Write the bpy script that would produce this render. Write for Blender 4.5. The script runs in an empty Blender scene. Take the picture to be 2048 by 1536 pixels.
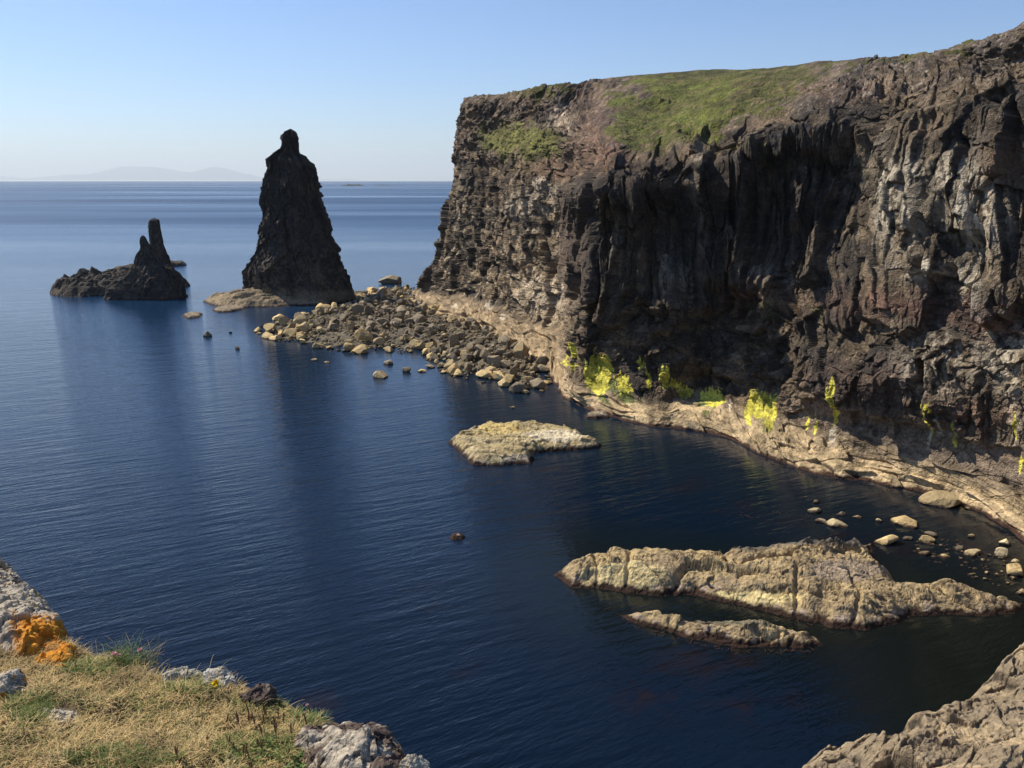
import bpy, math, random
import numpy as np
from concurrent.futures import ThreadPoolExecutor

# ------------------------------------------------------------------ camera, sky, sun
W0, H0, F = 2048.0, 1536.0, 1700.0
CAMZ = 46.0
PITCH = math.atan(409.0 / F)
scene = bpy.context.scene
col = scene.collection
cam_d = bpy.data.cameras.new('camera')
cam_d.sensor_width = 36.0
cam_d.lens = 36.0 * F / W0
cam_d.clip_start = 0.05
cam_d.clip_end = 250000
cam = bpy.data.objects.new('camera', cam_d)
col.objects.link(cam)
cam.location = (0, 0, CAMZ)
cam.rotation_euler = (math.pi / 2 - PITCH, 0, 0)
scene.camera = cam

SUN_EL = math.radians(47)
SUN_AZ = math.atan2(-0.88, 0.475)
world = bpy.data.worlds.new("World")
scene.world = world
world.use_nodes = True
wn = world.node_tree
bg = wn.nodes['Background']
sky = wn.nodes.new('ShaderNodeTexSky')
sky.sky_type = 'NISHITA'
sky.sun_disc = False
sky.sun_elevation = SUN_EL
sky.sun_rotation = SUN_AZ
sky.air_density = 1.0
sky.dust_density = 0.3
sky.ozone_density = 3.0
sky.altitude = 40
wb = wn.nodes.new('ShaderNodeVectorMath'); wb.operation = 'MULTIPLY'; wb.inputs[1].default_value = (0.92, 1.05, 1.30)
wn.links.new(sky.outputs[0], wb.inputs[0]); wn.links.new(wb.outputs[0], bg.inputs[0])
bg.inputs[1].default_value = 0.074
sun_d = bpy.data.lights.new('sun', 'SUN')
sun_d.energy = 4.9
sun_d.angle = math.radians(0.5)
sun_d.color = (1.0, 0.91, 0.76)
sun = bpy.data.objects.new('sun', sun_d)
col.objects.link(sun)
sdir = np.array([math.sin(SUN_AZ) * math.cos(SUN_EL), math.cos(SUN_AZ) * math.cos(SUN_EL), math.sin(SUN_EL)])
import mathutils
sun.rotation_euler = mathutils.Vector(sdir).to_track_quat('Z', 'Y').to_euler()
scene.view_settings.view_transform = 'Standard'
scene.view_settings.look = 'None'
scene.view_settings.exposure = 0.5
scene.view_settings.gamma = 1.0

# ------------------------------------------------------------------ pixel <-> world
cp, sp = math.cos(PITCH), math.sin(PITCH)

def rays(px, py):
    px = np.asarray(px, float); py = np.asarray(py, float)
    a = (px - W0 / 2) / F; b = (H0 / 2 - py) / F
    return np.stack([a, cp + b * sp, -sp + b * cp], -1)

def PY(px, py, Y):
    d = rays(px, py); t = np.asarray(Y, float) / d[..., 1]
    return d * t[..., None] + np.array([0, 0, CAMZ])

def WZ(px, py, z=0.0):
    d = rays(px, py); t = (np.asarray(z, float) - CAMZ) / d[..., 2]
    return d * t[..., None] + np.array([0, 0, CAMZ])

def project(p):
    q = p - np.array([0, 0, CAMZ])
    dep = q[..., 1] * cp - q[..., 2] * sp
    up = q[..., 1] * sp + q[..., 2] * cp
    dep = np.where(dep < 0.01, 0.01, dep)
    return W0 / 2 + F * q[..., 0] / dep, H0 / 2 - F * up / dep

# ------------------------------------------------------------------ noise
_r = np.random.RandomState(11)
_perm = _r.permutation(256).astype(np.int32)
_perm = np.concatenate([_perm, _perm, _perm])
_grad = _r.normal(size=(256, 3)); _grad /= np.linalg.norm(_grad, axis=1)[:, None]
_rv = _r.rand(256, 7)
POOL = ThreadPoolExecutor(4)

def _par(fn, p):
    n = len(p)
    if n < 20000: return fn(p)
    ch = np.array_split(np.arange(n), max(4, n // 40000))
    res = list(POOL.map(lambda c: fn(p[c[0]:c[-1] + 1]), ch))
    if isinstance(res[0], tuple):
        return tuple(np.concatenate(x) for x in zip(*res))
    return np.concatenate(res)

def _h(ix, iy, iz):
    return _perm[_perm[_perm[ix & 255] + (iy & 255)] + (iz & 255)]

def _perlin(p):
    i = np.floor(p).astype(np.int32); f = p - i
    u = f * f * f * (f * (f * 6 - 15) + 10)
    out = 0
    for dx in (0, 1):
        wx = u[:, 0] if dx else 1 - u[:, 0]
        for dy in (0, 1):
            wy = u[:, 1] if dy else 1 - u[:, 1]
            for dz in (0, 1):
                wz = u[:, 2] if dz else 1 - u[:, 2]
                g = _grad[_h(i[:, 0] + dx, i[:, 1] + dy, i[:, 2] + dz)]
                out = out + wx * wy * wz * (g[:, 0] * (f[:, 0] - dx) + g[:, 1] * (f[:, 1] - dy) + g[:, 2] * (f[:, 2] - dz))
    return out * 1.6

def _cell2(p):
    """p (n,2): cells with flat, tilted faces; returns offset(random), tilt, edge, id"""
    i = np.floor(p).astype(np.int32); f = p - i; n = len(p)
    f1 = np.full(n, 9.0); f2 = np.full(n, 9.0); idx = np.zeros(n, np.int32); vx = np.zeros((n, 2))
    for dx in (-1, 0, 1):
        for dy in (-1, 0, 1):
            h = _h(i[:, 0] + dx, i[:, 1] + dy, np.full(n, 7, np.int32)); c = _rv[h, :2]
            ax = f[:, 0] - dx - .05 - .9 * c[:, 0]; ay = f[:, 1] - dy - .05 - .9 * c[:, 1]
            d = np.maximum(np.abs(ax), np.abs(ay)) * .75 + .25 * (np.abs(ax) + np.abs(ay))
            m = d < f1
            f2 = np.where(m, f1, np.minimum(f2, d)); f1 = np.where(m, d, f1); idx = np.where(m, h, idx)
            vx[m, 0] = ax[m]; vx[m, 1] = ay[m]
    r = _rv[idx]
    return r[:, 6] * 2 - 1, (vx * (r[:, 3:5] * 2 - 1)).sum(1), f2 - f1, r[:, 5]

def facets(sc, zc, a, b, off=0.0, tilt=1.0, step=.5, crack=.25, cw=.06):
    """crisp fracture relief; a, b = cell sizes along sc and zc. returns relief, id"""
    sh = sc.shape
    q = np.stack([sc / a + off, zc / b + off * 1.7], -1).reshape(-1, 2)
    o, t, e, r = [x.reshape(sh) for x in _par(_cell2, q)]
    return o * step + t * tilt - crack * np.clip(1 - e / cw, 0, 1), r, e

def _flat(p):
    return p.reshape(-1, 3)

def perlin(p, s=1.0, off=0.0):
    sh = p.shape[:-1]
    q = _flat(p) / np.asarray(s, float) + off
    return _par(_perlin, q).reshape(sh)

def fbm(p, s=1.0, oct=4, off=0.0, gain=0.5, ridged=False):
    out = 0; a = 1.0; tot = 0; s = np.asarray(s, float)
    for k in range(oct):
        n = perlin(p, s / (2.03 ** k), off + 17.3 * k)
        if ridged: n = 1 - 2 * np.abs(n)
        out = out + a * n; tot += a; a *= gain
    return out / tot

def _worley(p):
    i = np.floor(p).astype(np.int32); f = p - i
    n = len(p)
    f1 = np.full(n, 9.0); f2 = np.full(n, 9.0); idx = np.zeros(n, np.int32)
    vx = np.zeros((n, 3))
    for dx in (-1, 0, 1):
        for dy in (-1, 0, 1):
            for dz in (-1, 0, 1):
                h = _h(i[:, 0] + dx, i[:, 1] + dy, i[:, 2] + dz)
                c = _rv[h, :3] * 0.9
                v = np.stack([f[:, 0] - dx - c[:, 0], f[:, 1] - dy - c[:, 1], f[:, 2] - dz - c[:, 2]], 1)
                d = (v * v).sum(1)
                m = d < f1
                f2 = np.where(m, f1, np.minimum(f2, d))
                f1 = np.where(m, d, f1); idx = np.where(m, h, idx)
                vx[m] = v[m]
    r = _rv[idx]
    tilt = (vx * (r[:, 3:6] - 0.5)).sum(1) * 2
    return np.sqrt(f1), np.sqrt(f2) - np.sqrt(f1), r[:, 6], tilt

def worley(p, s=1.0, off=0.0):
    sh = p.shape[:-1]
    r = _par(_worley, _flat(p) / np.asarray(s, float) + off)
    return tuple(x.reshape(sh) for x in r)

def blocks(p, s, off=0.0, tilt=1.0, crack=0.35):
    """blocky fractured relief in about -1..1"""
    f1, e, r, t = worley(p, s, off)
    return (r * 2 - 1) * 0.6 + t * tilt - crack * np.clip(1 - e / 0.12, 0, 1)

def sstep(a, b, x):
    t = np.clip((x - a) / (b - a), 0, 1)
    return t * t * (3 - 2 * t)

def mix(a, b, t):
    return a * (1 - t[..., None]) + np.asarray(b) * t[..., None]

# ------------------------------------------------------------------ mesh helpers
def raw_mesh(name, v, faces, colr=None, smooth=False):
    """faces: (n,k) int array"""
    me = bpy.data.meshes.new(name)
    v = np.ascontiguousarray(v, np.float32).reshape(-1, 3)
    faces = np.ascontiguousarray(faces, np.int32)
    n, k = faces.shape
    me.vertices.add(len(v)); me.vertices.foreach_set('co', v.ravel())
    me.loops.add(n * k); me.loops.foreach_set('vertex_index', faces.ravel())
    me.polygons.add(n)
    me.polygons.foreach_set('loop_start', np.arange(0, n * k, k, dtype=np.int32))
    me.polygons.foreach_set('use_smooth', np.full(n, smooth, dtype=bool))
    if colr is not None:
        at = me.attributes.new('Col', 'FLOAT_COLOR', 'POINT')
        c = np.ones((len(v), 4), np.float32); c[:, :3] = np.clip(colr, 0, 1).reshape(-1, 3)
        at.data.foreach_set('color', c.ravel())
    me.update(calc_edges=True)
    return me

def grid_faces(nv, nu, wrap=False, flip=False):
    a = np.arange(nv * nu).reshape(nv, nu)
    if wrap: a = np.concatenate([a, a[:, :1]], 1)
    f = np.stack([a[:-1, :-1], a[:-1, 1:], a[1:, 1:], a[1:, :-1]], -1).reshape(-1, 4)
    return f[:, ::-1] if flip else f

def soften(a, k=1):
    for _ in range(k):
        p = np.pad(a, 1, mode='edge')
        a = (p[:-2, 1:-1] + p[2:, 1:-1] + p[1:-1, :-2] + p[1:-1, 2:] + 4 * a) / 8
    return a

def compact(v, faces, c):
    used, inv = np.unique(faces, return_inverse=True)
    return v.reshape(-1, 3)[used], inv.reshape(faces.shape), c.reshape(-1, 3)[used]

def tag(o, label=None, cat=None, group=None, kind=None):
    if label: o['label'] = label
    if cat: o['category'] = cat
    if group: o['group'] = group
    if kind: o['kind'] = kind
    return o

def link(name, me, mat=None, parent=None, loc=(0, 0, 0)):
    o = bpy.data.objects.new(name, me)
    col.objects.link(o)
    if mat is not None and me is not None and len(me.materials) == 0: me.materials.append(mat)
    o.location = loc
    if parent is not None: o.parent = parent
    return o

def link_at(name, v, faces, c, mat, origin, parent=None, smooth=False):
    """mesh whose object origin sits at `origin` (world); v in world space"""
    origin = np.asarray(origin, float)
    me = raw_mesh(name, v.reshape(-1, 3) - origin, faces, c, smooth)
    loc = origin if parent is None else origin - np.array(parent.location)
    return link(name, me, mat, parent, tuple(loc))

# ------------------------------------------------------------------ materials
def new_mat(name):
    m = bpy.data.materials.new(name); m.use_nodes = True
    return m, m.node_tree.nodes, m.node_tree.links

def rock_mat(name, bump_scale=2.0, bump=0.4, rough=0.92, var=0.35, attr=True, base=(0.2, 0.17, 0.12), zband=False, rnd=False, fine=9.0):
    m, N, L = new_mat(name)
    bs = N['Principled BSDF']; bs.inputs['Roughness'].default_value = rough
    bs.inputs['Specular IOR Level'].default_value = 0.25
    geo = N.new('ShaderNodeNewGeometry')
    if attr:
        a = N.new('ShaderNodeAttribute'); a.attribute_name = 'Col'; csrc = a.outputs['Color']
    else:
        c = N.new('ShaderNodeRGB'); c.outputs[0].default_value = (*base, 1); csrc = c.outputs[0]
    n1 = N.new('ShaderNodeTexNoise'); n1.inputs['Scale'].default_value = bump_scale; n1.inputs['Detail'].default_value = 8; n1.inputs['Roughness'].default_value = 0.65
    L.new(geo.outputs['Position'], n1.inputs['Vector'])
    mr = N.new('ShaderNodeMapRange'); mr.inputs[1].default_value = 0.3; mr.inputs[2].default_value = 0.7
    mr.inputs[3].default_value = 1 - var; mr.inputs[4].default_value = 1 + var
    L.new(n1.outputs[0], mr.inputs[0])
    mul = N.new('ShaderNodeVectorMath'); mul.operation = 'SCALE'
    L.new(csrc, mul.inputs[0]); L.new(mr.outputs[0], mul.inputs['Scale'])
    cur = mul.outputs[0]
    if rnd:
        oi = N.new('ShaderNodeObjectInfo')
        m2 = N.new('ShaderNodeMapRange'); m2.inputs[3].default_value = 0.6; m2.inputs[4].default_value = 1.35
        L.new(oi.outputs['Random'], m2.inputs[0])
        mu = N.new('ShaderNodeVectorMath'); mu.operation = 'SCALE'
        L.new(cur, mu.inputs[0]); L.new(m2.outputs[0], mu.inputs['Scale']); cur = mu.outputs[0]
    if zband:
        sx = N.new('ShaderNodeSeparateXYZ'); L.new(geo.outputs['Position'], sx.inputs[0])
        ad = N.new('ShaderNodeMath'); ad.operation = 'MULTIPLY_ADD'; ad.inputs[1].default_value = -1.2; ad.inputs[2].default_value = 0.6
        L.new(n1.outputs[0], ad.inputs[0])
        a2 = N.new('ShaderNodeMath'); a2.operation = 'ADD'; L.new(sx.outputs[2], a2.inputs[0]); L.new(ad.outputs[0], a2.inputs[1])
        rp = N.new('ShaderNodeMapRange'); rp.inputs[1].default_value = 0.15; rp.inputs[2].default_value = 0.45
        L.new(a2.outputs[0], rp.inputs[0])
        mx = N.new('ShaderNodeMix'); mx.data_type = 'RGBA'
        L.new(rp.outputs[0], mx.inputs[0]); mx.inputs[6].default_value = (0.035, 0.02, 0.013, 1)
        L.new(cur, mx.inputs[7]); cur = mx.outputs[2]
    L.new(cur, bs.inputs['Base Color'])
    v = N.new('ShaderNodeTexVoronoi'); v.inputs['Scale'].default_value = bump_scale * 1.7
    L.new(geo.outputs['Position'], v.inputs['Vector'])
    n2 = N.new('ShaderNodeTexNoise'); n2.inputs['Scale'].default_value = bump_scale * fine / 2; n2.inputs['Detail'].default_value = 6
    L.new(geo.outputs['Position'], n2.inputs['Vector'])
    s = N.new('ShaderNodeMath'); s.operation = 'MULTIPLY_ADD'; s.inputs[1].default_value = 0.5
    L.new(v.outputs[0], s.inputs[0]); L.new(n1.outputs[0], s.inputs[2])
    s2 = N.new('ShaderNodeMath'); s2.operation = 'MULTIPLY_ADD'; s2.inputs[1].default_value = 0.35
    L.new(n2.outputs[0], s2.inputs[0]); L.new(s.outputs[0], s2.inputs[2])
    b = N.new('ShaderNodeBump'); b.inputs['Strength'].default_value = bump; b.inputs['Distance'].default_value = 1.0 / bump_scale
    L.new(s2.outputs[0], b.inputs['Height']); L.new(b.outputs[0], bs.inputs['Normal'])
    return m

M_CLIFF = rock_mat('cliff_rock', 2.2, 0.8, var=0.5)
M_GRASS = rock_mat('turf_slope', 1.0, 0.8, rough=1.0, var=0.45)
M_STACK = rock_mat('stack_rock', 0.9, 0.6, var=0.4)
M_ISLET = rock_mat('shore_rock', 1.6, 0.5, var=0.3)
M_BTAN = rock_mat('boulder_tan', 1.6, 0.35, attr=False, base=(0.50, 0.37, 0.18), zband=True, rnd=True)
M_BGREY = rock_mat('boulder_grey', 1.6, 0.35, attr=False, base=(0.21, 0.17, 0.115), zband=True, rnd=True)
M_BOULD = rock_mat('boulder_mixed', 1.6, 0.35, attr=False, base=(0.36, 0.275, 0.15), zband=True, rnd=True)
M_BPALE = rock_mat('boulder_pale', 1.8, 0.3, attr=False, base=(0.52, 0.42, 0.24), zband=True, rnd=True)

def simple_mat(name, colr=None, rough=0.8, attr=False, trans=0.0):
    m, N, L = new_mat(name)
    bs = N['Principled BSDF']; bs.inputs['Roughness'].default_value = rough
    bs.inputs['Specular IOR Level'].default_value = 0.2
    if attr:
        a = N.new('ShaderNodeAttribute'); a.attribute_name = 'Col'
        src = a.outputs['Color']; L.new(src, bs.inputs['Base Color'])
    else:
        bs.inputs['Base Color'].default_value = (*colr, 1)
        n = N.new('ShaderNodeTexNoise'); n.inputs['Scale'].default_value = 30
        mr = N.new('ShaderNodeMapRange'); mr.inputs[3].default_value = 0.75; mr.inputs[4].default_value = 1.25
        L.new(n.outputs[0], mr.inputs[0])
        mu = N.new('ShaderNodeVectorMath'); mu.operation = 'SCALE'; mu.inputs[0].default_value = colr
        L.new(mr.outputs[0], mu.inputs['Scale']); L.new(mu.outputs[0], bs.inputs['Base Color'])
    if trans > 0:
        t = N.new('ShaderNodeBsdfTranslucent'); ms = N.new('ShaderNodeMixShader'); ms.inputs[0].default_value = trans
        if attr: L.new(src, t.inputs[0])
        else: t.inputs[0].default_value = (*colr, 1)
        L.new(bs.outputs[0], ms.inputs[1]); L.new(t.outputs[0], ms.inputs[2])
        L.new(ms.outputs[0], N['Material Output'].inputs[0])
    return m

# ------------------------------------------------------------------ sea
def build_sea():
    m, N, L = new_mat('sea_water')
    bs = N['Principled BSDF']
    bs.inputs['IOR'].default_value = 1.33
    geo = N.new('ShaderNodeNewGeometry')
    def noise(scale, vec_scale, rot, det=3, rough=0.5, off=(0, 0, 0)):
        mp = N.new('ShaderNodeMapping'); mp.inputs['Scale'].default_value = tuple(1 / q for q in vec_scale); mp.inputs['Rotation'].default_value = (0, 0, rot); mp.inputs['Location'].default_value = off
        mp.vector_type = 'TEXTURE'
        L.new(geo.outputs['Position'], mp.inputs[0])
        t = N.new('ShaderNodeTexNoise'); t.inputs['Scale'].default_value = scale; t.inputs['Detail'].default_value = det; t.inputs['Roughness'].default_value = rough
        L.new(mp.outputs[0], t.inputs['Vector']); return t.outputs[0]
    # depth colour: near-shore water is brown green, offshore deep blue; kelp beds in patches
    blot = noise(0.035, (1, 1, 1), 0.0, 5, 0.6)
    kel = noise(0.16, (1, 1, 1), 0.3, 6, 0.7, (31, 4, 0))
    at = N.new('ShaderNodeAttribute'); at.attribute_name = 'Col'     # r: shallowness, g: kelp
    sc = N.new('ShaderNodeSeparateColor'); L.new(at.outputs['Color'], sc.inputs[0])
    c1 = N.new('ShaderNodeMix'); c1.data_type = 'RGBA'
    c1.inputs[6].default_value = (0.0009, 0.0042, 0.0105, 1); c1.inputs[7].default_value = (0.0040, 0.0060, 0.0050, 1)
    L.new(sc.outputs[0], c1.inputs[0])
    km = N.new('ShaderNodeMapRange'); km.inputs[1].default_value = 0.47; km.inputs[2].default_value = 0.62
    L.new(kel, km.inputs[0])
    kk = N.new('ShaderNodeMath'); kk.operation = 'MULTIPLY'; L.new(km.outputs[0], kk.inputs[0]); L.new(sc.outputs[1], kk.inputs[1])
    c2 = N.new('ShaderNodeMix'); c2.data_type = 'RGBA'; c2.inputs[7].default_value = (0.0085, 0.0045, 0.0032, 1)
    L.new(kk.outputs[0], c2.inputs[0]); L.new(c1.outputs[2], c2.inputs[6])
    sy = N.new('ShaderNodeSeparateXYZ'); L.new(geo.outputs['Position'], sy.inputs[0])
    op = N.new('ShaderNodeMapRange'); op.inputs[1].default_value = 80; op.inputs[2].default_value = 420; L.new(sy.outputs[1], op.inputs[0])
    c3 = N.new('ShaderNodeMix'); c3.data_type = 'RGBA'; c3.inputs[7].default_value = (0.008, 0.036, 0.090, 1)
    L.new(op.outputs[0], c3.inputs[0]); L.new(c2.outputs[2], c3.inputs[6]); L.new(c3.outputs[2], bs.inputs['Base Color'])
    # wind lanes
    lane = noise(0.0035, (0.22, 1, 1), 0.06, 4, 0.55)
    lane2 = noise(0.0009, (0.18, 1, 1), 0.02, 3, 0.5, (9, 2, 0))
    lm = N.new('ShaderNodeMath'); lm.operation = 'ADD'; L.new(lane, lm.inputs[0]); L.new(lane2, lm.inputs[1])
    ls = N.new('ShaderNodeMapRange'); ls.inputs[1].default_value = 0.75; ls.inputs[2].default_value = 1.25
    ls.inputs[3].default_value = 0.45; ls.inputs[4].default_value = 1.15
    L.new(lm.outputs[0], ls.inputs[0])
    rip = noise(0.62, (0.28, 1.25, 1), 0.50, 4, 0.55)
    rip2 = noise(2.4, (0.4, 1.4, 1), 0.75, 3, 0.55)
    swell = noise(0.17, (0.3, 1.2, 1), 0.38, 3, 0.6)
    h1 = N.new('ShaderNodeMath'); h1.operation = 'MULTIPLY_ADD'; h1.inputs[1].default_value = 0.30
    L.new(rip2, h1.inputs[0]); L.new(rip, h1.inputs[2])
    h2 = N.new('ShaderNodeMath'); h2.operation = 'MULTIPLY_ADD'; h2.inputs[1].default_value = 1.2
    L.new(swell, h2.inputs[0]); L.new(h1.outputs[0], h2.inputs[2])
    b = N.new('ShaderNodeBump'); b.inputs['Distance'].default_value = 0.29
    cl = N.new('ShaderNodeMath'); cl.operation = 'MULTIPLY_ADD'; cl.inputs[1].default_value = -.5; cl.inputs[2].default_value = 1.0; L.new(sc.outputs[0], cl.inputs[0])
    cm = N.new('ShaderNodeMath'); cm.operation = 'MULTIPLY'; L.new(cl.outputs[0], cm.inputs[0]); L.new(ls.outputs[0], cm.inputs[1])
    L.new(cm.outputs[0], b.inputs['Strength'])
    L.new(h2.outputs[0], b.inputs['Height']); L.new(b.outputs[0], bs.inputs['Normal'])
    rr = N.new('ShaderNodeMapRange'); rr.inputs[1].default_value = 0.45; rr.inputs[2].default_value = 1.15
    rr.inputs[3].default_value = 0.05; rr.inputs[4].default_value = 0.11
    L.new(ls.outputs[0], rr.inputs[0]); sx = N.new('ShaderNodeSeparateXYZ'); L.new(geo.outputs['Position'], sx.inputs[0])
    wr = N.new('ShaderNodeMapRange'); wr.inputs[1].default_value = 120; wr.inputs[2].default_value = 1100; wr.inputs[3].default_value = 0.0; wr.inputs[4].default_value = 1.0
    wr.interpolation_type = 'SMOOTHSTEP'
    L.new(sx.outputs[1], wr.inputs[0])
    fr = N.new('ShaderNodeMapRange'); fr.inputs[1].default_value = 0.45; fr.inputs[2].default_value = 1.15; fr.inputs[3].default_value = 0.16; fr.inputs[4].default_value = 0.40
    L.new(ls.outputs[0], fr.inputs[0])
    ml = N.new('ShaderNodeMath'); ml.operation = 'MULTIPLY_ADD'; L.new(wr.outputs[0], ml.inputs[0]); L.new(fr.outputs[0], ml.inputs[1]); L.new(rr.outputs[0], ml.inputs[2])
    L.new(ml.outputs[0], bs.inputs['Roughness'])
    # near grid for the attributes, joined to an outer sheet
    xs = np.concatenate([[-40000, -15000, -5000, -1500, -500], np.linspace(-220, 160, 250), [400, 1200, 5000, 15000, 40000]])
    ys = np.concatenate([[-3000, -200], np.linspace(20, 420, 260), [500, 700, 1000, 2000, 5000, 10000, 17000, 24000]])
    X, Y = np.meshgrid(xs, ys)
    P = np.stack([X, Y, 0 * X], -1)
    shal = np.zeros(X.shape); kelp = np.zeros(X.shape)
    def dist_poly(pts):
        d = np.full(X.shape, 1e9)
        for a, b_ in zip(pts[:-1], pts[1:]):
            ab = b_ - a; t = np.clip(((X - a[0]) * ab[0] + (Y - a[1]) * ab[1]) / (ab @ ab + 1e-9), 0, 1)
            d = np.minimum(d, np.hypot(X - a[0] - t * ab[0], Y - a[1] - t * ab[1]))
        return d
    shore = np.array([WZ(x, y)[:2] for x, y in [(560, 680), (700, 700), (860, 720), (1000, 770), (1150, 800), (1300, 853), (1500, 900), (1700, 962), (1900, 1005), (2050, 1080), (2200, 1200)]])
    d = dist_poly(shore)
    shal = 1 - sstep(6, 38, d)
    big = np.array([WZ(x, y)[:2] for x, y in [(1200, 1150), (1500, 1180), (1800, 1180), (2050, 1250), (2050, 1400)]])
    d2 = dist_poly(big)
    shal = np.maximum(shal, 1 - sstep(6, 24, d2))
    kelp = np.maximum((1 - sstep(3, 16, d)) * 0.8, 0)
    for x, y, r in [(1310, 1375, 5), (1520, 1405, 4), (1420, 1320, 5), (1500, 1020, 7), (1330, 960, 7), (850, 1200, 4), (1750, 1080, 9), (620, 1420, 3), (900, 1330, 3), (1080, 940, 5)]:
        c = WZ(x, y); kelp = np.maximum(kelp, 1 - sstep(r * .4, r * 1.3, np.hypot(X - c[0], Y - c[1])))
    me = raw_mesh('sea', P, grid_faces(*X.shape), np.stack([shal, kelp, 0 * shal], -1))
    o = link('sea', me, m); tag(o, kind='structure')
build_sea()

# ------------------------------------------------------------------ the headland cliff
def hermite(t, xs, ys):
    """C1 interpolation of ys (n,...) at xs, evaluated at t"""
    xs = np.asarray(xs, float); n = len(xs)
    d = np.diff(ys, axis=0) / np.diff(xs).reshape(-1, *([1] * (ys.ndim - 1)))
    m = np.empty_like(ys); m[0] = d[0]; m[-1] = d[-1]
    w = np.diff(xs); w1 = w[1:].reshape(-1, *([1] * (ys.ndim - 1))); w0 = w[:-1].reshape(-1, *([1] * (ys.ndim - 1)))
    m[1:-1] = (d[:-1] * w1 + d[1:] * w0) / (w0 + w1)
    i = np.clip(np.searchsorted(xs, t, side='right') - 1, 0, n - 2)
    h = xs[i + 1] - xs[i]; s = (t - xs[i]) / h
    sh = (-1,) + (1,) * (ys.ndim - 1); s = s.reshape(sh); h = h.reshape(sh)
    return ((2 * s**3 - 3 * s**2 + 1) * ys[i] + (s**3 - 2 * s**2 + s) * h * m[i] + (-2 * s**3 + 3 * s**2) * ys[i + 1] + (s**3 - s**2) * h * m[i + 1])

# each station: waterline, ledge, foot (px,py,z), then (px,py,depth behind foot)
ST = [
 (845, [(842, 592, 0), (844, 585, 2.5), (846, 572, 4.5)], [(850, 548, 0), (882, 508, 1), (907, 435, 2), (924, 330, 3), (935, 255, 5), (945, 203, 8)]),
 (940, [(930, 655, 0), (938, 628, 3), (942, 598, 7)], [(946, 575, 1), (955, 520, 3), (968, 430, 6), (985, 330, 9), (998, 255, 13), (1012, 186, 17)]),
 (1035, [(1030, 700, 0), (1030, 668, 3.5), (1035, 640, 6)], [(1042, 600, 2), (1050, 540, 5), (1060, 430, 9), (1072, 320, 13), (1085, 240, 20), (1135, 168, 38)]),
 (1100, [(1105, 760, 0), (1112, 700, 3), (1112, 672, 6)], [(1120, 630, 3), (1130, 560, 6), (1138, 450, 9), (1150, 330, 14), (1158, 220, 34), (1230, 156, 78)]),
 (1140, [(1120, 790, 0), (1125, 765, 2.5), (1130, 740, 5)], [(1140, 690, 1), (1150, 620, 2), (1165, 480, 4), (1200, 305, 7), (1225, 215, 50), (1330, 146, 112)]),
 (1210, [(1190, 825, 0), (1195, 800, 2), (1200, 772, 4)], [(1205, 735, 3.0), (1215, 650, 3.2), (1235, 480, 1), (1262, 308, 6), (1335, 225, 55), (1420, 140, 115)]),
 (1310, [(1300, 853, 0), (1300, 825, 2), (1300, 797, 4)], [(1305, 755, 3), (1320, 670, 4), (1345, 480, 7), (1385, 288, 11), (1460, 200, 50), (1520, 139, 110)]),
 (1420, [(1400, 863, 0), (1400, 825, 2.5), (1400, 792, 4)], [(1405, 755, 2), (1425, 660, 3), (1450, 470, 3), (1485, 255, 10), (1545, 185, 45), (1590, 132, 95)]),
 (1530, [(1500, 900, 0), (1500, 860, 2.5), (1500, 815, 5)], [(1510, 770, 3), (1535, 640, 5.5), (1560, 450, 10), (1600, 225, 15), (1650, 165, 35), (1690, 122, 70)]),
 (1670, [(1620, 945, 0), (1620, 900, 2.5), (1620, 852, 5)], [(1640, 790, -2), (1665, 650, 4), (1690, 440, 14), (1740, 200, 18), (1780, 158, 28), (1800, 115, 60)]),
 (1810, [(1750, 967, 0), (1750, 925, 2.5), (1750, 887, 5)], [(1775, 820, -2), (1800, 650, 1), (1830, 420, 6), (1880, 180, 13), (1900, 140, 21), (1912, 100, 36)]),
 (1950, [(1900, 1000, 0), (1900, 965, 2.5), (1900, 930, 5)], [(1930, 860, -1), (1955, 680, 1), (1985, 430, 5), (2022, 170, 11), (2035, 120, 15), (2045, 50, 22)]),
 (2100, [(2048, 1080, 0), (2048, 1030, 2.5), (2048, 985, 5)], [(2080, 905, 0), (2110, 700, 2), (2150, 430, 5), (2200, 150, 10), (2215, 95, 14), (2230, 15, 20)]),
 (2300, [(2230, 1230, 0), (2240, 1160, 2.5), (2250, 1100, 5)], [(2300, 980, 0), (2330, 720, 1), (2380, 420, 3), (2440, 120, 8), (2460, 50, 12), (2480, -40, 18)]),
 (2600, [(2600, 1500, 0), (2640, 1400, 2.5), (2680, 1300, 5)], [(2750, 1150, 0), (2800, 750, 1), (2850, 400, 3), (2950, 60, 6), (2980, -50, 10), (3000, -150, 15)]),
]

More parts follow.
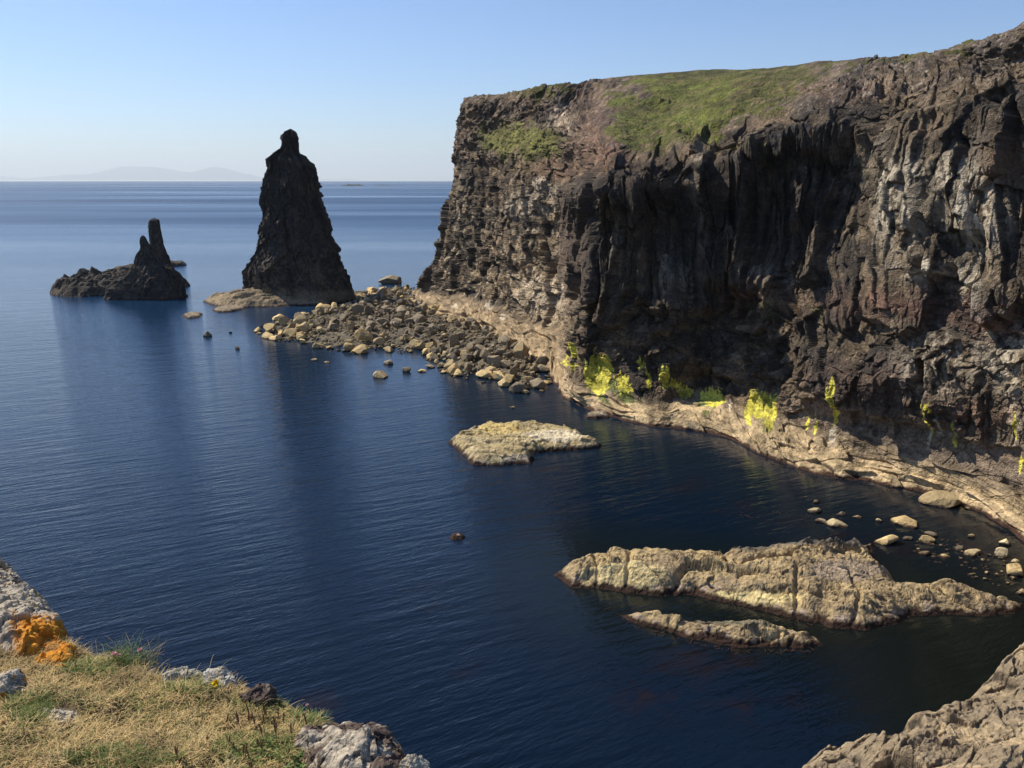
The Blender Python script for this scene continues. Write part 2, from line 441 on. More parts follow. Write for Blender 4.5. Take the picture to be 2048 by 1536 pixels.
def build_cliff():
    us, net = [], []
    for u, low, up in ST:
        pts = [WZ(a, b, z) for a, b, z in low]
        yf = pts[-1][1]
        pts += [PY(a, b, yf + d) for a, b, d in up]
        w = pts[0].copy(); out = pts[0] - pts[2]; out[2] = 0; out = out / (np.linalg.norm(out) + 1e-6)
        w += out * 3; w[2] = -3
        pts = [w] + pts
        r = pts[-1]; hd = np.array([r[0], r[1], 0]); hd /= np.linalg.norm(hd)
        pts += [r + hd * 40 + np.array([0, 0, -1.0]), r + hd * 160 + np.array([0, 0, -12.0])]
        us.append(u); net.append(np.array(pts))
    A = net[0]
    b1 = A + np.array([22, 42, 0]); b2 = A + np.array([130, 200, 0])
    b2[-1] = b1[-1] + np.array([60, 60, 0])
    net = [b2, b1] + net; us = [700, 800] + us
    net = np.array(net); us = np.array(us, float)
    ut = np.concatenate([np.linspace(700, 835, 50)[:-1], np.linspace(835, 2130, 1380), np.linspace(2130, 2600, 130)[1:]])
    G = hermite(ut, us, net)                      # (nu, 12, 3)
    lv = np.array([0, .35, 1.0, 1.7, 2.5, 4.2, 6.6, 9.1, 10.3, 11.3, 12, 13])
    vt = np.concatenate([np.linspace(0, 11.3, 760), np.linspace(11.3, 13, 60)[1:]])
    G = hermite(vt, lv, np.swapaxes(G, 0, 1))      # (nv, nu, 3)
    level = np.interp(vt, lv, np.arange(12))[:, None] * np.ones((1, len(ut)))
    U = np.ones((len(vt), 1)) * ut[None, :]
    gu = np.gradient(G, axis=1); gv = np.gradient(G, axis=0)
    n = np.cross(gu, gv); n /= np.linalg.norm(n, axis=-1)[..., None] + 1e-9
    # orient to the outside
    if (n[380, 700] @ (np.array([0, 0, 46.0]) - G[380, 700])) < 0: n = -n
    px, py = project(G)
    face = sstep(2.8, 3.4, level) * (1 - sstep(6.95, 7.2, level))
    ledge = 1 - sstep(2.7, 3.3, level)
    upper = sstep(6.95, 7.2, level)
    P = G.copy()
    warp = np.stack([fbm(G, 9, 3, 3.1), fbm(G, 9, 3, 7.7), fbm(G, 7, 3, 1.3)], -1)
    Q = G + warp * np.array([.6, .6, .5])
    foot = G[np.argmin(np.abs(vt - 2.5))]                     # arc length along the wall
    sl = np.concatenate([[0], np.cumsum(np.linalg.norm(np.diff(foot[:, :2], axis=0), axis=1))])
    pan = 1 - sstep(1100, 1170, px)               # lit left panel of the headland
    nf = n * np.array([1, 1, .35]); nf /= np.linalg.norm(nf, axis=-1)[..., None]
    S = sl[None, :] * np.ones((len(vt), 1)) + (G[..., 2] - 20) * (.10 + .12 * pan) + fbm(G, 26, 2, 81.0) * 1.2
    Zc = G[..., 2] + fbm(G, 20, 2, 82.0) * 1.2 + .08 * S
    # lava flows: a columnar tier between shattered tiers
    top_j = perlin(np.stack([S / 9, 0 * S, 0 * S], -1), 1, 5) * .25 + perlin(np.stack([S / 2.5, 0 * S, 0 * S], -1), 1, 9) * .12
    A, rA, eA = facets(S, Zc, 7.5, 34, 3.3, 1.1, .8, .15)
    jit = (rA - .5) * .5 + top_j
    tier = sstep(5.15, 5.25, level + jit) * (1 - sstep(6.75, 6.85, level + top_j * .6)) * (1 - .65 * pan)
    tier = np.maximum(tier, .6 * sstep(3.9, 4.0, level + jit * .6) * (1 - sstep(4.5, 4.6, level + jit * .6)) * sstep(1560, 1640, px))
    B_, rB, eB = facets(S, Zc, 3.4, 14, 8.1, 1.2, .8, .2)
    C_, rC, eC = facets(S, Zc, 1.6, 5.0, 5.7, 1.1, .8, .25)
    D_, rD, eD = facets(S, Zc, .75, 1.5, 2.2, 1.0, .7, .15)
    b1, q1, e1 = facets(S, Zc, 6.5, 5.0, 11.3, 1.5, .6, .2)
    b2, q2, e2 = facets(S + .25 * Zc, Zc - .2 * S, 2.9, 2.1, 12.9, 1.4, .6, .2)
    b3, q3, e3 = facets(S - .3 * Zc, Zc, 1.25, .95, 13.1, 1.2, .6, .15)
    b4, q4, e4 = facets(S + .3 * Zc, Zc, .6, .42, 14.1, 1.0, .5, .1)
    big = fbm(G, 34, 2, 5.5) * 1.8
    fine = fbm(G, 1.1, 3, 4.0)
    calm = .45 + .9 * sstep(-.25, .3, fbm(G, (15, 15, 10), 3, 63.0))
    band = sstep(1560, 1640, px) * sstep(2.9, 3.2, level) * (1 - sstep(3.8, 4.1, level + top_j))
    colm = A * 2.0 + B_ * 1.15 + C_ * .62 + D_ * .24
    lay, ql, elay = facets(S, Zc + .1 * S, 8.0, 1.7, 15.7, .9, .7, .3); lay2, ql2, el2 = facets(S + .5 * Zc, Zc, 3.4, 4.6, 16.7, 1.4, .6, .2)
    rub = A * (.8 + .5 * pan) + b1 * (1.3 + .2 * pan) + b2 * .75 * calm * (1 - .6 * pan) + b3 * .36 * calm * (1 - .45 * pan) + b4 * .15 + pan * (lay * .45 + lay2 * .8) - 1.7 * pan
    disp = face * (big + tier * (colm + 1.6) + (1 - tier) * rub * (1 - .8 * band) * (1 - .15 * pan) + fine * .12)
    disp -= face * (1 - tier) * 1.0 * sstep(4.6, 5.2, level) * (1 - pan)               # undercut below the columns
    disp += face * .9 * sstep(3.75, 3.85, level + top_j) * sstep(1560, 1640, px)                    # lower flow overhangs the band
    cz = tier; mid = rub; pr1 = rA
    disp *= 1 - .5 * np.exp(-((level - 7.05) / .25) ** 2)
    Lv = level * 4.0
    lb1, l1r, le1 = facets(S + Lv * .8, Lv, 7.0, 2.2, 21.0, 1.2, .5, .3, .04); lb2, l2r, le2 = facets(S - Lv * .5, Lv + .1 * S, 2.4, 1.1, 22.0, 1.2, .5, .3, .06); lb3, l3r, le3 = facets(S, Lv, .9, .5, 23.0, 1, .5, .2)
    lr = sstep(-.15, .35, fbm(G, 9, 3, 64.0)); disp += ledge * (fbm(G, 9, 3, 1.0) * 2.0 + lb1 * 0.75 + lb2 * 0.34 * lr + lb3 * .13 * lr + fine * .08) * sstep(0.2, 1.6, level)
    disp += ledge * (fbm(Q, 6, 4, 12.0)) * 1.8 * (1 - sstep(0.2, 1.6, level))
    rocky_up = np.clip(sstep(1640, 1800, px) + (1 - sstep(1150, 1215, px)) , 0, 1)
    crag = sstep(0.12, 0.3, fbm(G, 14, 3, 33.0) + (rocky_up - 0.5) * 0.35)
    terr = sstep(.5, 1, np.abs(np.sin(G[..., 2] * 0.55 + warp[..., 0] * 3)))
    disp += upper * (fbm(G, 12, 3, 2.0) * 1.6 + (0.12 + 1.0 * np.maximum(crag, rocky_up)) * (b1 * .6 + b2 * 0.6 + b3 * 0.35 + b4 * .15 + terr * .6) + fine * .2 + fbm(G, 2.4, 3, 91.0, ridged=True) * .35) * (1 - .55 * sstep(8.0, 8.8, level) * (level < 9.6))
    # large hollows, overhangs and buttresses: (px, py, rx, ry, depth)
    for x, y, rx, ry, d in [
        (1340, 430, 48, 120, 4.5), (1425, 400, 30, 110, 3.0), (1540, 420, 42, 120, 4.5), (1600, 330, 60, 45, 4), (1700, 345, 55, 80, 6),
        (1775, 235, 42, 55, 4.5), (1985, 215, 55, 60, 6), (1900, 270, 45, 25, 3.5), (1905, 440, 30, 60, 5), (1925, 505, 70, 45, 6),
        (1290, 560, 45, 90, 3), (1600, 520, 45, 50, 3), (1450, 740, 75, 18, 2.5), (1540, 725, 60, 18, 2.0),
        (1750, 865, 130, 16, 3), (1460, 590, 60, 30, 3), (1205, 430, 22, 120, 2.5), (1890, 580, 30, 40, 3.0), (1655, 440, 40, 40, 3.5), (1060, 460, 40, 30, 1.5), (1430, 280, 60, 15, 2.5),
        (1630, 480, 30, 45, 2.5), (1380, 520, 25, 60, 2), (1255, 420, 22, 100, 2.5),
        # buttresses (negative = out)
        (1385, 420, 16, 130, -2.8), (1480, 400, 18, 120, -2.5), (1270, 640, 60, 60, -2), (1600, 610, 90, 40, -2.5), (1840, 400, 40, 80, -2.5), (1960, 400, 35, 70, -3),
        (1320, 530, 18, 70, -2.5), (1370, 300, 60, 28, -2.2), (1700, 770, 120, 40, -2.0), (1840, 360, 110, 12, -1.5), (1750, 600, 100, 40, -1.5), (1170, 480, 14, 180, -1.8), (1240, 500, 10, 130, -1.5)]:
        wx = px + warp[..., 0] * 26 + (rB - .5) * 30; wy = py + warp[..., 1] * 16 + (rB - .5) * 60
        q = ((wx - x) / rx) ** 2 + ((wy - y) / ry) ** 2
        disp -= (d * .8 if d > 0 else d * .5) * (.45 if x > 1650 else 1) * np.exp(-q ** 3) * (level > 2.5) * (level < 9.5)
    lich = np.exp(-(((px - 1200) / 45) ** 2 + ((py - 755) / 40) ** 2) ** 2) + np.exp(-(((px - 1420) / 45) ** 2 + ((py - 795) / 22) ** 2) ** 2) + np.exp(-(((px - 1525) / 50) ** 2 + ((py - 825) / 45) ** 2) ** 2)
    msl = np.exp(-(((px - 1045) / 85) ** 2 + ((py - 283) / 38) ** 2) ** 2)
    disp = disp * (1 - .6 * np.clip(lich + msl, 0, 1)) + .6 * big * msl * face
    disp = soften(disp, 1)
    hidden = sstep(9, 10, level)
    disp *= (1 - hidden * 0.6)
    P += (nf * face[..., None] + n * (1 - face[..., None])) * disp[..., None]
    # ---- colour
    c1 = fbm(Q, (10, 10, 5), 4, 21.0); c2 = fbm(Q, (2.5, 2.5, 1.8), 4, 22.0); c3 = fbm(Q, (3, 3, 18), 4, 23.0); c4 = fbm(G, .8, 3, 24.0)
    cell = np.where(tier > .5, rC, q2); cellb = np.where(tier > .5, rB, q1); celld = np.where(tier > .5, rD, q3)
    c1 = c1 + (cellb - .5) * .5; c3 = perlin(np.stack([S / 1.1, Zc / 14, 0 * S], -1), 1, 3) * .7 + (rC - .5) * .7
    C = np.ones(G.shape) * np.array([0.072, 0.058, 0.045])
    C = mix(C, [0.165, 0.125, 0.085], sstep(-.25, .35, c1 + .4 * c2))
    C = mix(C, [0.052, 0.046, 0.043], sstep(.1, .5, -c1 + .5 * c3) * .8)
    C = mix(C, [0.19, 0.15, 0.105], sstep(.15, .6, c2 + .3 * c1 + (cell - .5) * .5) * .6)
    # vertical pale wash streaks
    st = sstep(.12, .45, c3 + .25 * c4)
    zone = lambda x, y, rx, ry, pw=2: np.exp(-(((px + warp[..., 0] * 14 + (cell - .5) * 16 - x) / rx) ** 2 + ((py + warp[..., 1] * 14 + (cell - .5) * 30 - y) / ry) ** 2) ** (pw / 2))
    # the left panel: tan and pale rubble
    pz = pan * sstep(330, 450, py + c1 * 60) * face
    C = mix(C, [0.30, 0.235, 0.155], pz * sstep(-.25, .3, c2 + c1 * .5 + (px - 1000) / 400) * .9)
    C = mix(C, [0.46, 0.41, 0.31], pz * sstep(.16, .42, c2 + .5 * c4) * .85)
    for x, y, rx, ry, a in [(1125, 240, 25, 30, .8), (1060, 410, 50, 14, .9), (1085, 375, 40, 14, .7), (1030, 420, 30, 10, .7), (1090, 590, 60, 40, .6), (1120, 520, 30, 60, .4), (920, 400, 14, 60, .2),
                            (1800, 330, 60, 45, .35), (1820, 410, 50, 90, .55), (1965, 400, 60, 90, .6), (1790, 360, 25, 60, .35), (1900, 345, 90, 20, .4), (1955, 575, 30, 50, 1.0), (1885, 545, 70, 18, .5), (2000, 700, 50, 70, .45), (1880, 720, 70, 70, .35), (1990, 460, 40, 60, .5), (2035, 800, 30, 110, .35), (1215, 480, 9, 40, .8), (1335, 540, 12, 60, .5), (1370, 570, 10, 40, .5), (1400, 400, 14, 110, .4), (1245, 470, 8, 100, .3), (1560, 545, 60, 25, .35)]:
        C = mix(C, [0.50, 0.44, 0.35], zone(x, y, rx, ry, 3) * min(1, a * 1.6) * sstep(-.5, .0, c3 + c4 * .6))
    # red interbasaltic bands
    for x, y, rx, ry, a in [(1180, 260, 45, 70, .4), (1100, 345, 60, 20, .55), (1210, 300, 40, 25, .7), (1500, 590, 60, 22, .6), (1800, 610, 150, 28, .65), (2000, 650, 80, 35, .65), (1730, 760, 160, 40, .3), (1960, 830, 140, 30, .5), (1930, 910, 90, 14, .6), (1150, 520, 25, 90, .4), (2040, 350, 40, 60, .3), (1600, 180, 200, 18, .35), (1490, 640, 50, 16, .4)]:
        C = mix(C, [0.235, 0.125, 0.095], zone(x, y, rx, ry) * a * sstep(-.5, .2, c2))
    # brown smooth band above ledge on the right
    C = mix(C, [0.24, 0.185, 0.14], sstep(1540, 1620, px) * sstep(2.8, 3.1, level) * (1 - sstep(3.7, 4.1, level + top_j)) * .85)
    # ledge: tan wave-washed rock
    lt = 1 - sstep(2.1, 3.0, level + c1 * .8 + c2 * .3)
    C = mix(C, [0.21, 0.17, 0.12], ledge)
    C = mix(C, [0.44, 0.355, 0.225], lt * sstep(-.6, .1, c2 + .1) * ledge)
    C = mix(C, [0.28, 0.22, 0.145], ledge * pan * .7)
    # upper rocks: greyish purple scree
    C = mix(C, [0.16, 0.125, 0.105], upper * sstep(-.2, .4, c2) * .7)
    C = mix(C, [0.30, 0.26, 0.22], upper * sstep(.25, .55, c4 + .6 * c2) * .8)
    # mossy green on the face
    gsl = n[..., 2]
    moss = np.zeros(px.shape)
    for x, y, rx, ry, a in [(1040, 278, 80, 30, 1.8), (1095, 300, 30, 20, 1.2), (1010, 300, 30, 14, 1.2), (985, 275, 26, 14, .8), (960, 560, 60, 50, .35), (940, 470, 25, 90, .35), (1500, 296, 60, 8, 1.1), (1440, 295, 20, 6, .9), (1530, 625, 65, 18, .6), (1570, 600, 40, 14, .45), (1660, 630, 28, 25, .6), (1450, 655, 40, 12, .5), (1670, 530, 40, 60, .35), (1140, 450, 14, 70, .4), (1050, 340, 60, 30, .5), (1620, 500, 80, 30, .35)]:
        moss = np.maximum(moss, zone(x, y, rx, ry, 3) * a)
    moss = sstep(.35, .75, moss + c2 * .35 + c4 * .2)
    C = mix(C, [0.125, 0.13, 0.04], moss * .85 * (.55 + .45 * msl))
    C = mix(C, [0.17, 0.18, 0.05], moss * msl * sstep(-.2, .3, c4 + c2))
    # bright yellow-green lichen and algae low on the wall
    yl = np.zeros(px.shape); perlin_s = perlin(np.stack([S / .35, Zc / 5, 0 * S], -1), 1, 41)
    for x, y, rx, ry, a in [(1198, 750, 24, 40, 1.3), (1222, 735, 8, 30, 1.2), (1178, 750, 10, 30, .8), (1250, 768, 18, 18, 1.2), (1145, 700, 4, 20, 1.0), (1128, 725, 4, 14, 1.0), (1140, 733, 4, 8, 1), (1155, 740, 4, 12, 1), (1282, 728, 6, 12, .9), (1328, 752, 9, 20, 1.2), (1345, 770, 22, 8, 1.1), (1372, 785, 16, 10, 1.1), (1428, 798, 22, 17, 1.2), (1410, 795, 10, 9, 1), (1296, 760, 4, 24, .9), (1520, 812, 28, 26, 1.4), (1545, 815, 10, 24, 1.1), (1498, 830, 8, 24, .9), (1540, 850, 12, 16, .9), (1674, 770, 6, 20, 1.2), (1668, 805, 6, 28, 1.3), (1664, 840, 5, 16, 1.1), (1858, 830, 4, 24, 1.0), (1870, 812, 12, 8, .8), (1908, 855, 4, 20, 1.0), (1905, 885, 4, 14, .9), (1612, 850, 4, 14, .9), (1628, 850, 4, 14, .8), (2033, 850, 6, 30, .9), (2038, 930, 5, 20, .9), (1855, 870, 3, 16, .9)]:
        q = ((px + c2 * 6 + c4 * 3 - x) / rx) ** 2 + ((py + c2 * 6 + perlin_s * 12 - y) / ry) ** 2
        yl = np.maximum(yl, np.exp(-q ** 1.6) * a)
    ym = sstep(.36, .52, yl + c4 * .25 + perlin_s * .3)
    okl = (level > 2.2) & (level < 6)
    C = mix(C, [0.56, 0.54, 0.09], ym * okl)
    gm = np.zeros(px.shape)
    for x, y, rx, ry, a in [(1200, 775, 40, 26, 1), (1250, 780, 24, 18, 1), (1190, 680, 60, 20, .3), (1420, 812, 30, 12, .8), (1530, 850, 20, 16, .7), (1420, 760, 90, 12, .4)]:
        gm = np.maximum(gm, zone(x, y, rx, ry, 3) * a)
    C = mix(C, [0.11, 0.17, 0.04], sstep(.4, .8, gm + c2 * .4) * (1 - ym * .8) * .75)
    # white droppings below the yellow streaks
    for x, y, rx, ry in [(1663, 868, 7, 16), (1852, 880, 3, 22), (1880, 850, 3, 22), (1462, 812, 3, 12), (910, 612, 6, 5), (975, 612, 5, 8), (1006, 632, 9, 5)]:
        q = ((px + c4 * 5 - x) / rx) ** 2 + ((py - y) / ry) ** 2
        C = mix(C, [0.55, 0.50, 0.40], np.exp(-q ** 2))
    # grass on the top
    g = np.zeros(px.shape)
    for x, y, rx, ry, a in [(1400, 190, 200, 55, 1.6), (1320, 245, 115, 60, 1.6), (1300, 285, 75, 28, 1.3), (1380, 240, 70, 40, 1.2), (1060, 182, 60, 12, 1.2), (1470, 150, 170, 26, 1.2), (1560, 160, 90, 30, .9), (1820, 116, 75, 14, 1.2), (1660, 124, 130, 9, 1.0), (1910, 100, 60, 8, .9), (1090, 172, 90, 10, 1.3), (1250, 158, 80, 8, .8), (1700, 160, 90, 8, .55), (1480, 215, 70, 25, .9), (1200, 205, 30, 12, .6)]:
        g = np.maximum(g, zone(x, y, rx, ry, 3) * a)
    g = g * (1 - 0.6 * sstep(.35, .8, zone(1190, 235, 60, 50, 2)))
    g = g * (1 - 0.9 * sstep(.3, .7, zone(1215, 178, 90, 13, 3)))
    g = np.maximum(g, sstep(9.6, 10.2, level))
    gmask = sstep(.42, .62, g + c1 * .25 + c2 * .45 + fbm(G, (9, 9, 2.5), 3, 77.0) * .7 + c4 * .3 - crag * .32) * upper
    gr = np.ones(G.shape) * np.array([0.085, 0.092, 0.028])
    gr = mix(gr, [0.125, 0.150, 0.032], sstep(-.05, .45, fbm(G, 16, 3, 31.0) + c2 * .35 + zone(1330, 210, 150, 60) * .3))
    gr = mix(gr, [0.045, 0.05, 0.022], sstep(.02, .4, c4 + c2 * .8 + sstep(170, 140, py) * .35) * .8)
    gr = mix(gr, [0.18, 0.15, 0.075], sstep(.0, .4, fbm(G, 7, 4, 78.0)) * .6)
    gr = mix(gr, [0.035, 0.042, 0.018], sstep(.1, .45, -fbm(G, 2.4, 3, 91.0, ridged=True) + c4 * .3) * .6)
    gr = mix(gr, [0.15, 0.115, 0.08], sstep(.3, .42, fbm(G, (5, 5, 1.5), 3, 93.0) + c4 * .2) * .8)
    C = mix(C, gr, gmask)
    c5 = fbm(G, .42, 2, 71.0); rk = (1 - gmask)
    C = mix(C, [0.34, 0.30, 0.24], sstep(.32, .6, c5 + .3 * c2) * .55 * rk * (1 - lt * ledge))
    C = mix(C, [0.030, 0.026, 0.024], sstep(.3, .6, -c5 - .2 * c3) * .6 * rk)
    C = mix(C, [.040, .037, .037], tier * (1 - sstep(1600, 1750, px)) * .55 * (1 - ym) * (1 - gmask))  # black basalt columns left of the pale slabs, their shade also darkened into the colour
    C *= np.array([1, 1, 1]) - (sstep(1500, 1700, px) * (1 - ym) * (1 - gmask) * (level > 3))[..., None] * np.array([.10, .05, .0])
    C *= (1 + .4 * c4[..., None] + .5 * (cell - .5)[..., None] + .45 * (celld - .5)[..., None]) * np.array([1.0, .93, .84])
    ck = face * np.maximum(1 - sstep(0, .05, np.where(tier > .5, eB, e2)), .7 * (1 - sstep(0, .05, np.where(tier > .5, eC, e3))))
    C = mix(C, [.028, .024, .021], ck * .7 * (1 - ym))
    C = mix(C, [.07, .055, .04], ledge * np.maximum(1 - sstep(0, .035, le1), (1 - sstep(0, .05, le2)) * lr) * .5)
    C *= (1 + ledge * ((l2r - .5) * .35 + (l3r - .5) * .25))[..., None]
    # kelp and wet rock at the waterline
    z = P[..., 2] + c4 * .35 + c2 * .5
    C = mix(C, [0.045, 0.022, 0.014], (1 - sstep(.25, .75, z)))
    C = mix(C, [0.22, 0.13, 0.10], sstep(.5, .8, z) * (1 - sstep(.9, 1.3, z)) * sstep(.1, .4, c4) * .7)
    F_ = grid_faces(*px.shape)
    a_, b_, c_ = P.reshape(-1, 3)[F_[380 * (len(ut) - 1) + 700][:3]]
    if np.cross(b_ - a_, c_ - a_) @ n[380, 700] < 0: F_ = F_[:, ::-1]
    fm_g = gmask.reshape(-1)[F_].mean(1) > .5
    fm_l = (level.reshape(-1)[F_].mean(1) < 2.95) & ~fm_g
    fm_r = ~(fm_g | fm_l)
    org = (30, 170, 0)
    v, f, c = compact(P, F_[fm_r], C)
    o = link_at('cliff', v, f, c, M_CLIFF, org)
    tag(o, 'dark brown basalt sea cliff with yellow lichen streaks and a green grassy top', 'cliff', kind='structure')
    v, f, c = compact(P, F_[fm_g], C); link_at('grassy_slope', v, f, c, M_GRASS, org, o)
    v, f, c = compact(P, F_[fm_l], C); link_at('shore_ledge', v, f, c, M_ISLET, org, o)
build_cliff()

# ------------------------------------------------------------------ towers of rock (stacks)
def tower(prof, Yc, depth, nz, na, seed, amp=1.0, sq=2.6, lean=0.0):
    """prof rows (py, left px, right px); cross-sections are rounded boxes"""
    prof = np.array(prof, float)[::-1]          # bottom first
    t = np.linspace(0, 1, nz)
    s = np.linspace(0, 1, len(prof)); ln = np.concatenate([[0], np.cumsum(np.hypot(np.diff(prof[:, 0]), .3 * np.diff(prof[:, 1])) + 1)]); ln /= ln[-1]
    py = np.interp(t, ln, prof[:, 0]); lx = np.interp(t, ln, prof[:, 1]); rx = np.interp(t, ln, prof[:, 2])
    Lp = PY(lx, py, np.full(nz, Yc)); Rp = PY(rx, py, np.full(nz, Yc))
    cx = (Lp[:, 0] + Rp[:, 0]) / 2; hw = (Rp[:, 0] - Lp[:, 0]) / 2; z = Lp[:, 2]
    a = np.linspace(0, 2 * math.pi, na, endpoint=False)
    ca, sa = np.cos(a), np.sin(a)
    r = (np.abs(ca) ** sq + np.abs(sa) ** sq) ** (-1 / sq)
    X = cx[:, None] + hw[:, None] * (r * ca)[None]
    Yv = Yc + lean * (z[:, None] - z[0]) + (hw[:, None] * depth) * (r * sa)[None]
    Z = z[:, None] + 0 * X
    G = np.stack([X, Yv, Z], -1)
    n = np.stack([ca[None] + 0 * X, sa[None] / depth + 0 * X, 0 * X + .25], -1); n /= np.linalg.norm(n, axis=-1)[..., None]
    return G, n, hw, z

def close_top(G, C):
    nz, na = G.shape[:2]
    F_ = grid_faces(nz, na, wrap=True)
    top = G[-1].mean(0) + np.array([0, 0, .5])
    v = np.concatenate([G.reshape(-1, 3), top[None]]); c = np.concatenate([C.reshape(-1, 3), C[-1].mean(0)[None]])
    k = (nz - 1) * na; i = np.arange(na)
    T = np.stack([k + i, k + (i + 1) % na, np.full(na, nz * na), np.full(na, nz * na)], 1)
    return v, F_, T, c

def link_tower(name, G, C, mat, origin, parent=None):
    nz, na = G.shape[:2]
    G = np.concatenate([G, G[-1:] * .35 + G[-1].mean(0) * .65 + np.array([0, 0, .4]), np.repeat(G[-1].mean(0)[None, None] + np.array([0, 0, .5]), na, 1)], 0)
    C = np.concatenate([C, C[-1:], C[-1:]], 0)
    return link_at(name, G, grid_faces(G.shape[0], na, wrap=True), C, mat, origin, parent)

def stack_disp(G, n, seed, k=1.0, lim=None):
    nz, na = G.shape[:2]
    r = np.linalg.norm(np.diff(G[:, :, :2], axis=1, append=G[:, :1, :2]), axis=-1).sum(1).mean()
    S = np.ones((nz, 1)) * np.linspace(0, r, na)[None] * 1.0; Z = G[..., 2] + fbm(G, 6 * k, 3, seed) * 1.5
    S = S + fbm(G, 6 * k, 3, seed + 3) * 1.0
    A, rA, e = facets(S, Z, 5.5 * k, 17 * k, seed, 1.2, .6, .15); B, rB, eB = facets(S, Z, 2.4 * k, 6 * k, seed + 1, 1.2, .6, .2); C, rC, eC = facets(S, Z, 1.0 * k, 1.8 * k, seed + 2, 1.1, .5, .2)
    d = fbm(G, 14 * k, 2, seed) * .8 + A * 1.1 + B * .75 + C * .4 + fbm(G, 1.0 * k, 3, seed) * .15 - 1.15
    fade = np.sin(np.linspace(0, math.pi, na)) [None] ** .0
    d = d * k
    if lim is not None: d = d * lim
    c1 = fbm(G, 5 * k, 4, seed + 5) + (rB - .5) * .5; c2 = fbm(G, 1.0, 3, seed + 6) + (rC - .5) * .4
    return G + n * d[..., None], c1, c2

def build_big_stack():
    prof = [(260, 575, 587), (263, 568, 592), (266, 566, 595), (271, 559, 597), (276, 558, 599), (284, 561, 600), (295, 560, 600), (299, 556, 600), (306, 545, 602), (312, 535, 614), (318, 527, 622), (329, 528, 630), (346, 524, 636), (375, 524, 641), (393, 524, 642), (419, 523, 649), (444, 518, 662), (473, 511, 667), (483, 510, 670), (497, 508, 682), (521, 496, 687), (539, 489, 692), (557, 490, 700), (572, 486, 706), (590, 480, 714), (612, 478, 718)]
    Yc = 333
    G, n, hw, z = tower(prof, Yc, .62, 520, 620, 40)
    lim = np.clip(hw / 7, .25, 1)[:, None]
    P, c1, c2 = stack_disp(G, n, 40, 1.0, lim * 1.25)
    C = np.ones(G.shape) * np.array([0.040, 0.034, 0.031])
    C = mix(C, [0.075, 0.060, 0.048], sstep(-.2, .4, c1 + .4 * c2))
    C = mix(C, [0.115, 0.092, 0.062], (1 - sstep(14, 27, P[..., 2] + c1 * 8)) * sstep(0, .35, c2 + c1 * .3))
    C = mix(C, [0.19, 0.15, 0.1], 1 - sstep(3, 6, P[..., 2] + c1 * 3))
    C = mix(C, [0.035, 0.022, 0.015], 1 - sstep(.2, .8, P[..., 2] + c2))
    o = link_tower('sea_stack', P, C, M_STACK, (cx_of(P), Yc, 0))
    tag(o, 'tallest sea stack, dark tapering pinnacle with a knobbed tip beside the boulder spit', 'sea stack')
    return o

def cx_of(P): return float(P[0, :, 0].mean())

# heightfield rock from a waterline polygon: pts (px,py,z at which that outline is seen)
def poly_dist(X, Y, poly):
    d = np.full(X.shape, 1e9); inside = np.zeros(X.shape, bool); n = len(poly)
    for i in range(n):
        a = poly[i]; b = poly[(i + 1) % n]; ab = b - a
        t = np.clip(((X - a[0]) * ab[0] + (Y - a[1]) * ab[1]) / (ab @ ab + 1e-9), 0, 1)
        d = np.minimum(d, np.hypot(X - a[0] - t * ab[0], Y - a[1] - t * ab[1]))
        c = (a[1] > Y) != (b[1] > Y)
        xi = a[0] + (Y - a[1]) * (b[0] - a[0]) / (b[1] - a[1] + 1e-12)
        inside ^= c & (X < xi)
    return np.where(inside, d, -d)

